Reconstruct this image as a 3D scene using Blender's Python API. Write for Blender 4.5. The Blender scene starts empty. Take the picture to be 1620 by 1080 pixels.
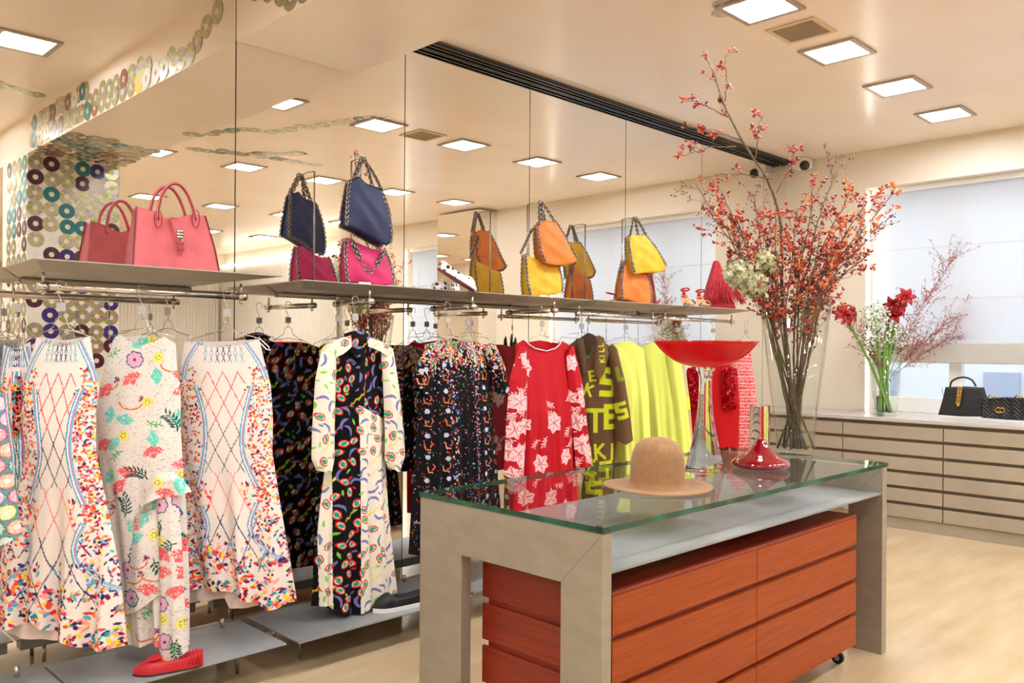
import bpy, math, random
import numpy as np
from mathutils import Vector, Matrix

# ------------------------------------------------------------------ camera, world, exposure
S = bpy.context.scene
COL = S.collection
FPX, YAW, ROLL, CY0, EYE = 1332.33, math.radians(45.1703), math.radians(.38737), 550.979, 1.4
_c, _s = math.cos(YAW), math.sin(YAW)
FW = np.array([_c, _s, 0.0])
_r0 = np.array([_s, -_c, 0.0]); _u0 = np.array([0, 0, 1.0])
RT = _r0 * math.cos(ROLL) + _u0 * math.sin(ROLL)
UP = _u0 * math.cos(ROLL) - _r0 * math.sin(ROLL)
CAMP = np.array([0, 0, EYE])
cam_data = bpy.data.cameras.new('camera')
cam_data.sensor_width = 36; cam_data.lens = FPX / 1620 * 36
cam_data.shift_y = (CY0 - 540) / 1620
cam_data.clip_start = .05; cam_data.clip_end = 200
cam = bpy.data.objects.new('camera', cam_data); COL.objects.link(cam)
cam.matrix_world = Matrix(((RT[0], UP[0], -FW[0], 0), (RT[1], UP[1], -FW[1], 0), (RT[2], UP[2], -FW[2], EYE), (0, 0, 0, 1)))
S.camera = cam
S.view_settings.view_transform = 'Standard'; S.view_settings.look = 'None'
S.view_settings.exposure = 0.38; S.view_settings.gamma = 1
S.view_settings.use_curve_mapping = False
S.cycles.max_bounces = 10; S.cycles.glossy_bounces = 7; S.cycles.transmission_bounces = 8
S.cycles.diffuse_bounces = 4; S.cycles.transparent_max_bounces = 10
S.cycles.caustics_reflective = True; S.cycles.caustics_refractive = False
S.cycles.sample_clamp_indirect = 5; S.cycles.blur_glossy = 1.0
S.cycles.use_denoising = True

world = bpy.data.worlds.new('daylight'); S.world = world
world.use_nodes = True
_bg = world.node_tree.nodes['Background']
_bg.inputs[0].default_value = (.88, .94, 1.0, 1); _bg.inputs[1].default_value = 1.7
LIGHT_PANEL = 62.0     # emission of the square ceiling lights

def ray(x, y):
    d = FW * FPX + RT * (x - 810) - UP * (y - CY0)
    return d / np.linalg.norm(d)
def at(x, y, X=None, Y=None, Z=None):
    d = ray(x, y)
    t = (X - CAMP[0]) / d[0] if X is not None else (Y - CAMP[1]) / d[1] if Y is not None else (Z - CAMP[2]) / d[2]
    return CAMP + d * t
MIR = 3.8      # mirror wall plane y
WX = 7.39      # window wall plane x
HC = 3.15      # ceiling height
SH = 1.71      # shelf top
TT = .88       # table top
def mir(p): return np.array([p[0], 2 * MIR - p[1], p[2]])

# ------------------------------------------------------------------ colour + materials
def lin(c): 
    c = c / 255.0
    return c / 12.92 if c <= .04045 else ((c + .055) / 1.055) ** 2.4
def C(r, g, b): return (lin(r), lin(g), lin(b))
MATS = {}
def mat(name, col=(.8, .8, .8), rough=.5, metal=0.0, **k):
    if name in MATS: return MATS[name]
    m = bpy.data.materials.new(name); m.use_nodes = True
    b = m.node_tree.nodes['Principled BSDF']
    b.inputs['Base Color'].default_value = (*col, 1); b.inputs['Roughness'].default_value = rough
    b.inputs['Metallic'].default_value = metal
    for key, v in k.items():
        key = key.replace('_', ' ')
        b.inputs[key].default_value = (*v, 1) if isinstance(v, tuple) else v
    MATS[name] = m
    return m
def N(m, t, **k):
    n = m.node_tree.nodes.new(t)
    for a, v in k.items(): setattr(n, a, v)
    return n
def L(m, a, b): m.node_tree.links.new(a, b)
def bs(m): return m.node_tree.nodes['Principled BSDF']
def noise_tint(m, c1, c2, scale=(1, 1, 1), s=5, detail=4, bump=0.0, bs_scale=None, lo=.35, hi=.65):
    tc = N(m, 'ShaderNodeTexCoord'); mp = N(m, 'ShaderNodeMapping'); mp.inputs['Scale'].default_value = scale
    L(m, tc.outputs['Object'], mp.inputs['Vector'])
    nz = N(m, 'ShaderNodeTexNoise'); nz.inputs['Scale'].default_value = s; nz.inputs['Detail'].default_value = detail
    L(m, mp.outputs['Vector'], nz.inputs['Vector'])
    cr = N(m, 'ShaderNodeValToRGB'); cr.color_ramp.elements[0].color = (*c1, 1); cr.color_ramp.elements[1].color = (*c2, 1)
    cr.color_ramp.elements[0].position = lo; cr.color_ramp.elements[1].position = hi
    L(m, nz.outputs['Fac'], cr.inputs['Fac']); L(m, cr.outputs['Color'], bs(m).inputs['Base Color'])
    if bump:
        bp = N(m, 'ShaderNodeBump'); bp.inputs['Strength'].default_value = bump; bp.inputs['Distance'].default_value = .01
        if bs_scale:
            n2 = N(m, 'ShaderNodeTexNoise'); n2.inputs['Scale'].default_value = bs_scale; L(m, mp.outputs['Vector'], n2.inputs['Vector'])
            L(m, n2.outputs['Fac'], bp.inputs['Height'])
        else: L(m, nz.outputs['Fac'], bp.inputs['Height'])
        L(m, bp.outputs['Normal'], bs(m).inputs['Normal'])
    return m
def emis(name, col, s):
    m = mat(name, (0, 0, 0), 1)
    b = bs(m); b.inputs['Emission Color'].default_value = (*col, 1); b.inputs['Emission Strength'].default_value = s
    return m
def glass(name, col=(1, 1, 1), rough=0.0, ior=1.45):
    # clear glass that lets light through without caustic noise: transparent body with fresnel reflection
    m = bpy.data.materials.new(name); m.use_nodes = True; nt = m.node_tree; nt.nodes.clear()
    o = N(m, 'ShaderNodeOutputMaterial'); mx = N(m, 'ShaderNodeMixShader'); tr = N(m, 'ShaderNodeBsdfTransparent'); gl = N(m, 'ShaderNodeBsdfGlossy')
    fr = N(m, 'ShaderNodeLayerWeight'); cv = N(m, 'ShaderNodeValToRGB')
    f0 = ((ior - 1) / (ior + 1)) ** 2; e = cv.color_ramp.elements
    e[0].color = (f0, f0, f0, 1); e[1].position = 1; e[1].color = (1, 1, 1, 1)
    for p, v in ((.5, f0 * 1.3), (.7, f0 + .07), (.85, f0 + .28)): q = e.new(p); q.color = (v, v, v, 1)
    tr.inputs['Color'].default_value = (*col, 1); gl.inputs['Roughness'].default_value = rough
    L(m, fr.outputs['Facing'], cv.inputs[0]); L(m, cv.outputs[0], mx.inputs[0]); L(m, tr.outputs[0], mx.inputs[1]); L(m, gl.outputs[0], mx.inputs[2]); L(m, mx.outputs[0], o.inputs[0])
    MATS[name] = m
    return m

M_ceil = noise_tint(mat('ceiling_stucco', rough=.22, Specular_IOR_Level=.35), C(243, 226, 207), C(248, 233, 216), s=1.2, bump=.05, bs_scale=3.5)
M_wall = noise_tint(mat('wall_cream', rough=.5), C(229, 217, 197), C(233, 222, 203), s=1.5)
M_mirror = mat('mirror_glass', (.90, .88, .84), 0.0, 1.0)
M_seam = mat('mirror_seam', C(70, 62, 52), .5)
M_floor = mat('floor_stone', rough=.16, Specular_IOR_Level=.5)
noise_tint(M_floor, C(190, 164, 126), C(206, 182, 146), scale=(1, 5, 1), s=1.6, detail=8, lo=.3, hi=.7)
M_black = mat('black_track', C(18, 17, 16), .35)
M_dkgrey = mat('dark_grey_groove', C(92, 84, 76), .4)
M_white = mat('white_paint', C(238, 238, 236), .45)
M_alu = noise_tint(mat('brushed_aluminium', rough=.42, metal=.3), C(152, 143, 126), C(160, 151, 136), scale=(3, 3, 8), s=3, detail=3)
M_shelf = noise_tint(mat('shelf_metal', rough=.42, metal=.35), C(172, 163, 148), C(182, 174, 160), scale=(2, 30, 30), s=3, detail=3)
M_plate = noise_tint(mat('plinth_metal', rough=.4, metal=.2), C(136, 137, 136), C(162, 163, 162), s=2.5, detail=5)
M_chrome = mat('chrome', (.72, .70, .66), .12, 1.0)
M_steel = mat('steel_wire', (.55, .54, .52), .25, 1.0)
M_tag = mat('grey_tag', C(176, 172, 166), .5)
M_wood = noise_tint(mat('orange_wood', rough=.45, Specular_IOR_Level=.3), C(142, 57, 10), C(160, 70, 16), scale=(2, 1, 60), s=2.2, detail=6)
M_wooddk = noise_tint(mat('red_wood_body', rough=.4), C(120, 34, 16), C(140, 44, 22), scale=(3, 1, 30), s=2.2, detail=6)
M_cab = noise_tint(mat('cabinet_front', rough=.4), C(164, 151, 132), C(172, 160, 141), s=3)
M_cabtop = mat('cabinet_top', C(192, 185, 178), .18)
M_cabgr = mat('cabinet_groove', C(134, 118, 98), .5)
M_panel = emis('light_panel', (.95, 1, 1.07), LIGHT_PANEL)
M_led = emis('led_strip', (1, .96, .88), 14)
M_glass = glass('clear_glass', (.97, .985, .975))
M_winglass = glass('window_glass', (.97, .98, .98), ior=1.3)

# ------------------------------------------------------------------ mesh building
class MB:
    def __init__(s): s.v = []; s.f = []
    def add(s, vs, fs):
        o = len(s.v); s.v.extend([tuple(map(float, v)) for v in vs]); s.f.extend([tuple(i + o for i in f) for f in fs]); return s
    def box(s, x0, x1, y0, y1, z0, z1):
        x0, x1 = sorted((x0, x1)); y0, y1 = sorted((y0, y1)); z0, z1 = sorted((z0, z1))
        v = [(x, y, z) for z in (z0, z1) for x, y in ((x0, y0), (x1, y0), (x1, y1), (x0, y1))]
        return s.add(v, [(3, 2, 1, 0), (4, 5, 6, 7), (0, 1, 5, 4), (1, 2, 6, 5), (2, 3, 7, 6), (3, 0, 4, 7)])
    def obox(s, c, ex, ey, ez, sx, sy, sz):
        c, ex, ey, ez = (np.array(q, float) for q in (c, ex, ey, ez))
        v = [c + ex * a * sx / 2 + ey * b * sy / 2 + ez * d * sz / 2 for d in (-1, 1) for a, b in ((-1, -1), (1, -1), (1, 1), (-1, 1))]
        return s.add(v, [(3, 2, 1, 0), (4, 5, 6, 7), (0, 1, 5, 4), (1, 2, 6, 5), (2, 3, 7, 6), (3, 0, 4, 7)])
    def prism(s, pts, z0, z1):   # pts: ccw xy
        n = len(pts)
        v = [(x, y, z0) for x, y in pts] + [(x, y, z1) for x, y in pts]
        return s.add(v, [tuple(range(n - 1, -1, -1)), tuple(range(n, 2 * n))] + [(i, (i + 1) % n, n + (i + 1) % n, n + i) for i in range(n)])
    def hull8(s, bot, top):
        return s.add(list(bot) + list(top), [(3, 2, 1, 0), (4, 5, 6, 7), (0, 1, 5, 4), (1, 2, 6, 5), (2, 3, 7, 6), (3, 0, 4, 7)])
    def tube(s, pts, r, n=8, closed=False, cap=True):
        P = [np.array(p, float) for p in pts]; m = len(P)
        R = r if hasattr(r, '__len__') else [r] * m
        vs = []; ref = None
        for i in range(m):
            a = P[(i - 1) % m] if (closed or i) else P[i]; b = P[(i + 1) % m] if (closed or i < m - 1) else P[i]
            t = b - a; t /= (np.linalg.norm(t) + 1e-12)
            if ref is None:
                ref = np.array([0, 0, 1.0]) if abs(t[2]) < .9 else np.array([1.0, 0, 0])
            e1 = ref - t * (ref @ t); e1 /= (np.linalg.norm(e1) + 1e-12); e2 = np.cross(t, e1); ref = e1
            for k in range(n):
                q = 2 * math.pi * k / n
                vs.append(P[i] + (e1 * math.cos(q) + e2 * math.sin(q)) * R[i])
        fs = []
        for i in range(m if closed else m - 1):
            j = (i + 1) % m
            for k in range(n):
                l = (k + 1) % n; fs.append((i * n + k, i * n + l, j * n + l, j * n + k))
        if not closed and cap: fs += [tuple(range(n - 1, -1, -1)), tuple((m - 1) * n + k for k in range(n))]
        return s.add(vs, fs)
    def lathe(s, prof, c=(0, 0, 0), n=48, sx=1, sy=1, fz=None):
        vs = []; m = len(prof)
        for r, z in prof:
            for k in range(n):
                q = 2 * math.pi * k / n
                dz = fz(r, q) if fz else 0
                vs.append((c[0] + r * math.cos(q) * sx, c[1] + r * math.sin(q) * sy, c[2] + z + dz))
        fs = [(i * n + k, i * n + (k + 1) % n, (i + 1) * n + (k + 1) % n, (i + 1) * n + k) for i in range(m - 1) for k in range(n)]
        return s.add(vs, fs)
    def ball(s, c, r, n=8, m=6, ax=None, el=1.0):
        c = np.array(c, float); ax = np.array([0, 0, 1.0]) if ax is None else np.array(ax, float) / (np.linalg.norm(ax) + 1e-9)
        h = np.array([1.0, 0, 0]) if abs(ax[0]) < .8 else np.array([0, 1.0, 0])
        e1 = np.cross(ax, h); e1 /= np.linalg.norm(e1); e2 = np.cross(ax, e1)
        vs = [c + ax * r * el]
        for i in range(1, m):
            a = math.pi * i / m
            for k in range(n):
                q = 2 * math.pi * k / n
                vs.append(c + ax * r * el * math.cos(a) + (e1 * math.cos(q) + e2 * math.sin(q)) * r * math.sin(a))
        vs.append(c - ax * r * el); e = len(vs) - 1
        fs = [(0, 1 + k, 1 + (k + 1) % n) for k in range(n)]
        fs += [(1 + (i - 1) * n + k, 1 + i * n + k, 1 + i * n + (k + 1) % n, 1 + (i - 1) * n + (k + 1) % n) for i in range(1, m - 1) for k in range(n)]
        fs += [(e, 1 + (m - 2) * n + (k + 1) % n, 1 + (m - 2) * n + k) for k in range(n)]
        return s.add(vs, fs)
    def build(s, name, m, parent=None, smooth=False, bevel=0, world=False, solid=0):
        v = s.v
        if world and parent is not None:
            l = parent.location; v = [(a - l.x, b - l.y, c - l.z) for a, b, c in v]
        me = bpy.data.meshes.new(name); me.from_pydata(v, [], s.f)
        me.materials.append(m)
        if smooth: me.polygons.foreach_set('use_smooth', [True] * len(me.polygons))
        me.update()
        o = bpy.data.objects.new(name, me); COL.objects.link(o)
        if parent is not None: o.parent = parent
        if solid:
            md = o.modifiers.new('solid', 'SOLIDIFY'); md.thickness = solid; md.offset = 0
        if bevel:
            md = o.modifiers.new('bevel', 'BEVEL'); md.width = bevel; md.segments = 2; md.limit_method = 'ANGLE'; md.angle_limit = .6
        return o
def tag(o, label, cat, group=None, kind=None):
    o['label'] = label; o['category'] = cat
    if group: o['group'] = group
    if kind: o['kind'] = kind
    return o
def thing(name, label, cat, loc=(0, 0, 0), group=None, rz=0):
    o = bpy.data.objects.new(name, None); COL.objects.link(o); o.location = tuple(float(q) for q in loc); o.rotation_euler = (0, 0, rz)
    o.empty_display_size = .1
    return tag(o, label, cat, group)
def struct(o): o['kind'] = 'structure'; return o
def dup(o, loc, rot=None, label=None, group=None):
    r = o.copy(); COL.objects.link(r); r.location = tuple(float(q) for q in loc)
    if rot is not None: r.rotation_euler = rot
    if label: r['label'] = label
    if group: r['group'] = group
    for ch in o.children:
        c = ch.copy(); COL.objects.link(c); c.parent = r
        for g in ch.children:
            d = g.copy(); COL.objects.link(d); d.parent = c
    return r
ORD = ['first', 'second', 'third', 'fourth', 'fifth', 'sixth', 'seventh', 'added unseen eighth', 'added unseen ninth']
# ------------------------------------------------------------------ the room
X0, Y0 = -3.2, -7.6
struct(MB().box(X0, WX + .5, Y0, MIR + .2, -.1, 0).build('floor', M_floor))
struct(MB().box(X0, WX + .5, Y0, MIR + .2, HC, HC + .1).build('ceiling', M_ceil))
struct(MB().box(1.9, 2.577, Y0, MIR - .001, 2.862, HC + .02).build('ceiling_beam', M_ceil))
struct(MB().box(X0, WX + .5, MIR + .02, MIR + .2, 0, HC).build('wall_back', M_wall))
struct(MB().box(X0 - .1, X0, Y0, MIR + .2, 0, HC).build('wall_left', M_wall))
struct(MB().box(X0, WX + .5, Y0 - .1, Y0, 0, HC).build('wall_front', M_wall))
WIN = [(.78, 3.05, .87, 2.82), (-2.05, -.95, .87, 2.82)]
w = MB()
def wseg(y0, y1, z0, z1): w.box(WX, WX + .36, y0, y1, z0, z1)
wseg(3.05, MIR + .02, 0, HC); wseg(-.95, .78, 0, HC); wseg(Y0, -2.05, 0, HC)
for y0, y1, z0, z1 in WIN: wseg(y0, y1, 0, z0 - .02); wseg(y0, y1, z1, HC)
struct(w.build('wall_right', M_wall))
M_blind = mat('roman_blind_fabric', C(236, 236, 238), .9)
def translucent(m, col, fac):
    nt = m.node_tree; o = nt.nodes['Material Output']; mx = N(m, 'ShaderNodeMixShader'); t = N(m, 'ShaderNodeBsdfTranslucent')
    t.inputs['Color'].default_value = (*col, 1); mx.inputs[0].default_value = fac
    L(m, bs(m).outputs[0], mx.inputs[1]); L(m, t.outputs[0], mx.inputs[2]); L(m, mx.outputs[0], o.inputs[0])
translucent(M_blind, (.88, .90, .95), .72)
M_blindhem = mat('roman_blind_hem_fabric', C(226, 220, 208), .9); translucent(M_blindhem, (.74, .70, .64), .6)
for k, (y0, y1, z0, z1) in enumerate(WIN):
    wn = bpy.data.objects.new('window_%d' % (k + 1), None); COL.objects.link(wn); wn.location = (WX + .3, (y0 + y1) / 2, z0); struct(wn)
    f = MB(); xa, xb = WX + .25, WX + .32
    zs0 = .96
    ym = y1 - (y1 - y0) * .29
    for a, b, c, d in ((y0, y1, z0, z0 + .13), (y0, y1, z1 - .08, z1), (y0, y0 + .07, z0, z1), (y1 - .07, y1, z0, z1)): f.box(xa, xb, a, b, c, d)
    for yy in ([ym, ym - (y1 - y0) * .36] if k == 0 else [(y0 + y1) / 2]): f.box(xa - .01, xb, yy - .05, yy + .05, z0, z1)
    f.build('window_frame', M_white, wn, bevel=.004, world=True)
    MB().box(WX + .28, WX + .286, y0 + .02, y1 - .02, z0 + .02, z1 - .02).build('window_pane', M_winglass, wn, world=True)
    MB().box(WX - .02, WX + .28, y0, y1, z0 - .02, z0).build('window_sill', M_cabtop, wn, world=True)
    # roman blind: drops to 1.30, two fold lines
    bl = thing('roman_blind', ['white roman blind glowing in the large window above the drawer counter', 'white roman blind in the smaller window beyond the mirrored column'][k], 'blind', (WX + .14, (y0 + y1) / 2, 1.3))
    zs = [z1 - .03, 2.285, 2.27, 1.845, 1.83, 1.46]; xs = [0, 0, .02, .015, .035, .03]
    m_ = MB(); n = 24
    for zz, xx in zip(zs, xs):
        pass
    vs = []; ny = 60
    for zz, xx in zip(zs, xs):
        for i in range(ny + 1):
            yy = y0 + .015 + (y1 - y0 - .03) * i / ny
            vs.append((WX + .14 - xx + .002 * math.sin(i * 1.7), yy, zz))
    fs = [(a * (ny + 1) + i, a * (ny + 1) + i + 1, (a + 1) * (ny + 1) + i + 1, (a + 1) * (ny + 1) + i) for a in range(len(zs) - 1) for i in range(ny)]
    m_.add(vs, fs); m_.build('blind_cloth', M_blind, bl, world=True)
    MB().box(WX + .085, WX + .115, y0 + .015, y1 - .015, 1.30, 1.47).build('blind_hem', M_blindhem, bl, world=True, bevel=.01)
    MB().box(WX + .1, WX + .17, y0 + .01, y1 - .01, z1 - .045, z1 - .002).build('head_rail', M_white, bl, world=True)
    for s_, yy in ((1, y1), (-1, y0)):
        zt = 2.78
        o = MB().box(WX + .035, WX + .05, yy - .012 * (s_ > 0), yy + .012 * (s_ < 0), z0 + .02, zt).build('light_strip', M_led)
        tag(o, ['vertical light strip on the %s jamb of the large window' % ('left' if s_ > 0 else 'right'), 'vertical light strip on the %s jamb of the smaller window' % ('left' if s_ > 0 else 'right')][k], 'light')

# mirror panels
seams = [1.9 + 1.0135 * k for k in range(-5, 6)] + [WX]
mtxt = {-1: 'tall mirror panel behind the salmon tote bag', 0: 'tall mirror panel behind the navy and pink chain bags', 1: 'tall mirror panel behind the polka dot flats',
        2: 'tall mirror panel behind the yellow shoulder bag over the orange one', 3: 'tall mirror panel behind the fringed red bag', 4: 'tall mirror panel next to last towards the window corner', 5: 'narrow mirror strip in the corner by the window wall'}
for i in range(len(seams) - 1):
    k = i - 5; a, b = seams[i], seams[i + 1]
    zt = 2.86 if k == 0 and False else HC
    o = MB().box(a + .003, b - .003, MIR, MIR + .012, .02, HC - .02).build('mirror_panel', M_mirror)
    tag(o, mtxt.get(k, 'tall mirror panel, %s to the left of the ceiling beam' % ORD[max(0, -k - 2)]), 'mirror')
struct(MB().box(X0, WX, MIR + .0125, MIR + .02, 0, HC).build('trim_1', M_seam))
# track along the mirror head
t = thing('ceiling_track', 'black grooved sliding track along the ceiling over the mirrors', 'track', (5, 3.72, HC - .03))
MB().box(2.578, WX - .05, 3.705, 3.795, HC - .012, HC).build('track_body', M_dkgrey, t, world=True)
for a in (3.705, 3.742, 3.784):
    MB().box(2.578, WX - .05, a, a + .011, HC - .03, HC - .011).build('track_rib', M_black, t, world=True)
# cctv
t = thing('security_camera', 'small white dome security camera on the ceiling in the window corner', 'camera', (7.3, 3.6, HC))
MB().box(7.24, 7.38, 3.53, 3.67, HC - .09, HC).build('mount', M_white, t, world=True, bevel=.01)
MB().ball((7.25, 3.55, HC - .075), .045, 16, 10).build('lens_dome', mat('smoked_dome', C(40, 36, 34), .1), t, smooth=True, world=True)

# square ceiling lights
M_fr = mat('light_frame', C(176, 160, 140), .4, .3)
def make_light(x, y, label):
    t = thing('ceiling_light', label, 'ceiling light', (x, y, HC), 'recessed square ceiling lights')
    f = MB(); a, b = .165, .135
    for q in ((-a, a, -a, -b), (-a, a, b, a), (-a, -b, -b, b), (b, a, -b, b)): f.box(q[0], q[1], q[2], q[3], -.012, 0)
    f.build('light_frame', M_fr, t)
    MB().box(-b, b, -b, b, -.006, -.001).build('diffuser', M_panel, t)
    return t
LX = [6.63, 5.725, 4.81, 3.915, 3.03, 1.42, .5, -.6, -1.6]; LY = [2.16, -.05, -2.4, -4.7]  # last two x columns: unseen lights added to brighten the left of the room
rows = ['the row nearest the mirrors', 'second row from the mirrors', 'third row from the mirrors', 'row farthest from the mirrors']
proto = None
for j, y in enumerate(LY):
    for i, x in enumerate(LX):
        lb = 'square ceiling light, %s from the windows, in %s' % (ORD[i], rows[j])
        if proto is None: proto = make_light(x, y, lb)
        else: dup(proto, (x, y, HC), label=lb)
t = thing('ceiling_vent', 'small beige square air grille between two lights on the ceiling', 'vent', (4.36, 2.16, HC))
f = MB(); a, b = .14, .115
for q in ((-a, a, -a, -b), (-a, a, b, a), (-a, -b, -b, b), (b, a, -b, b)): f.box(q[0], q[1], q[2], q[3], -.008, 0)
f.build('vent_frame', mat('vent_cream', C(212, 190, 150), .5), t)
f = MB()
for i in range(23): f.box(-b + .01 * i, -b + .01 * i + .004, -b, b, -.006, -.001)
f.build('grille', mat('vent_grille', C(176, 156, 124), .5), t)
MB().box(-b, b, -b, b, -.001, 0).build('backing', mat('vent_dark', C(150, 130, 100), .6), t)

# mirrored column on the window wall, ribbed cladding
tag(MB().box(7.08, WX, -.92, -.12, 0, HC - .02).build('mirrored_column', M_mirror), 'square column clad in mirror against the window wall beyond the drawers', 'column')
M_rib = mat('ribbed_white', C(214, 206, 192), .4)
def ribs(p0, p1, n, depth, z1):
    p0 = np.array(p0, float); p1 = np.array(p1, float); d = (p1 - p0); nn = np.array([d[1], -d[0]]); nn /= np.linalg.norm(nn)
    vs = []
    K = n * 6
    for i in range(K + 1):
        q = p0 + d * i / K + nn * depth * math.sin(2 * math.pi * i / 6)
        vs += [(q[0], q[1], 0), (q[0], q[1], z1)]
    return MB().add(vs, [(2 * i, 2 * i + 1, 2 * i + 3, 2 * i + 2) for i in range(K)])
struct(ribs((WX - .1, Y0 + .1), (WX - .1, -3.6), 60, .02, 2.85).build('wall_panelling_right', M_rib, smooth=True, solid=.006))
struct(ribs((2.9, Y0 + .08), (WX - .15, Y0 + .08), 70, .02, 2.72).build('wall_panelling_front', M_rib, smooth=True, solid=.006))
tag(MB().box(WX - .12, WX - .08, Y0 + .1, -3.6, 2.88, 2.92).build('light_strip', emis('cove_led', (1, .96, .9), 8)), 'long horizontal light strip above the ribbed white wall panels', 'light')

# street outside
t = thing('street_building', 'pale building across the street seen below the blinds', 'building', (16, 0, -1))
MB().box(16, 17, -14, 16, -1, 7).build('facade', mat('facade_white', C(225, 226, 230), .8), t, world=True)
for i in range(14):
    MB().box(15.93, 16.0, -12 + 2 * i, -11.45 + 2 * i, .55, 1.05).build('window', mat('facade_window', C(168, 178, 200), .3), t, world=True)
MB().box(15.9, 16.0, -14, 16, .1, .3).build('ledge', mat('facade_ledge', C(200, 202, 212), .6), t, world=True)
struct(MB().box(WX + .4, 40, -30, 30, -1.1, -1.0).build('street_ground', mat('asphalt', C(130, 130, 132), .9)))

# drawer counter
ys = [3.78, 3.003, 2.226, 1.449, .672, -.105]
place = ['in the corner beside the mirrors', 'under the glass vase of amaryllis', 'under the two black handbags', 'second from the mirrored column', 'next to the mirrored column']
for i in range(5):
    a, b = ys[i + 1], ys[i]
    t = thing('drawer_cabinet', 'cream cabinet of six flat drawers, %s' % place[i], 'cabinet', (7.1, (a + b) / 2, 0), 'drawer cabinets of the window counter')
    MB().box(6.875, WX - .003, a, b, .09, .838).build('carcass', M_cabgr, t, world=True)
    MB().box(6.86, WX - .01, a, b, 0, .09).build('plinth', M_cab, t, world=True)
    for k in range(6):
        z = .095 + k * .1235
        MB().box(6.84, 6.8745, a + .004, b - .004, z, z + .098).build('drawer', M_cab, t, world=True, bevel=.002)
tag(MB().box(6.825, WX - .021, -.105, MIR - .01, .84, .87).build('countertop', M_cabtop, bevel=.003), 'long pale grey worktop over the window drawer cabinets', 'countertop')
# ------------------------------------------------------------------ shelves, rails, plinths
shelves = [(.904, 1.876, 3.31, 'leftmost metal wall shelf, carrying the salmon tote bag'), (2.045, 4.095, 3.42, 'long metal wall shelf carrying the navy, pink and orange chain bags'),
           (4.105, 5.03, 3.37, 'metal wall shelf carrying the yellow bag over the orange bag'), (5.04, 5.91, 3.31, 'rightmost metal wall shelf, carrying the red sandals and fringed bag')]
for a, b, yf, lb in shelves:
    t = thing('wall_shelf', lb, 'shelf', ((a + b) / 2, MIR, SH), 'sharp-edged metal shelves on the mirror wall')
    yr = MIR - .012
    tl = .045; zb = SH - .038
    top = [(a, yf, SH), (b, yf, SH), (b - .03, yr, SH), (a + .02, yr, SH)]
    mid = [(a, yf, SH - .004), (b, yf, SH - .004), (b - .03, yr, SH - .004), (a + .02, yr, SH - .004)]
    bot = [(a + .05, yf + .09, zb), (b - .22, yf + .09, zb), (b - .2, yr, zb), (a + .07, yr, zb)]
    MB().hull8(mid, top).build('shelf_plate', M_shelf, t, world=True)
    MB().hull8(bot, mid).build('shelf_tray', M_shelf, t, world=True)
    MB().tube([(a + .08, yr - .012, zb - .012), (b - .2, yr - .012, zb - .012)], .011, 10).build('support_bar', M_shelf, t, world=True, smooth=True)
RZ = 1.62
def rail(p, q, r, lb, ball=True):
    t = thing('clothes_rail', lb, 'rail', ((p[0] + q[0]) / 2, (p[1] + q[1]) / 2, RZ), 'chrome clothes rails under the wall shelves')
    p = np.array(p, float); q = np.array(q, float); d = (q - p) / np.linalg.norm(q - p)
    P = [np.array([*p, RZ]), np.array([*q, RZ])]; D = np.array([*d, 0])
    MB().tube(P, r, 14).build('bar', M_chrome, t, world=True, smooth=True)
    for e, sg in ((P[0], 1), (P[1], -1)):
        c = e + D * sg * .02
        n = MB().tube([c + [0, 0, r * .8], c + [0, 0, SH - .036 - RZ]], .0055, 8).build('drop_rod', M_steel, t, world=True, smooth=True)
        k = MB().tube([e + D * sg * -.004, e + D * sg * .035], r * 1.12, 14); k.build('end_collar', M_chrome, t, world=True, smooth=True)
        MB().ball(c + [0, 0, -r * 1.7], r * .55, 10, 8).build('end_knob', M_chrome, t, world=True, smooth=True)
YR = 3.45
rail((.95, YR), (1.775, YR), .0155, 'long chrome rail of the white printed dresses, under the leftmost shelf')
rail((2.34, 3.30), (2.40, 3.70), .0135, 'short chrome arm holding the black dress with cream sleeves')
rail((3.0, 3.30), (3.04, 3.70), .0135, 'short chrome arm holding the black confetti-print dress')
rail((3.60, 3.26), (3.64, 3.70), .0135, 'short chrome arm holding the red floral top')
rail((4.0, YR), (4.82, YR), .0135, 'chrome rail of the brown coat and yellow coats')
rail((4.93, YR), (5.86, YR), .0135, 'chrome rail of the red dress at the right end')
# floor plinths
pl = [(.2, 1.02, 3.2, 3.6, 'grey metal floor plinth at the far left under the rail'), (1.03, 1.834, 3.18, 3.6, 'grey metal floor plinth with the red shoe on it'), (1.877, 2.86, 3.15, 3.62, 'grey metal floor plinth with the black slip-on shoe on it'),
      (2.9, 3.9, 3.18, 3.62, 'grey metal floor plinth behind the left table leg'), (3.94, 4.95, 3.18, 3.62, 'grey metal floor plinth under the brown coat'), (4.99, 5.95, 3.18, 3.62, 'grey metal floor plinth at the right end of the clothes')]
for a, b, y0, y1, lb in pl:
    t = thing('floor_plinth', lb, 'plinth', ((a + b) / 2, (y0 + y1) / 2, 0), 'low grey metal plinths under the clothes')
    MB().box(a, b, y0, y1, .145, .152).build('plate', M_plate, t, world=True, bevel=.001)
    MB().box(a + .02, b - .02, y1 - .07, y1 - .01, .1, .1449).build('back_rib', M_plate, t, world=True)
    for x in (a + .12, b - .12):
        MB().tube([(x, y0 + .2, 0), (x, y0 + .2, .145)], .008, 8).build('leg', M_steel, t, world=True, smooth=True)
        MB().tube([(x, y1 - .04, 0), (x, y1 - .04, .101)], .008, 8).build('leg', M_steel, t, world=True, smooth=True)
    MB().tube([(b - .1, y1 - .04, .153), (b - .1, y1 - .04, .19)], .009, 8).build('knob', M_chrome, t, world=True, smooth=True)
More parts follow.
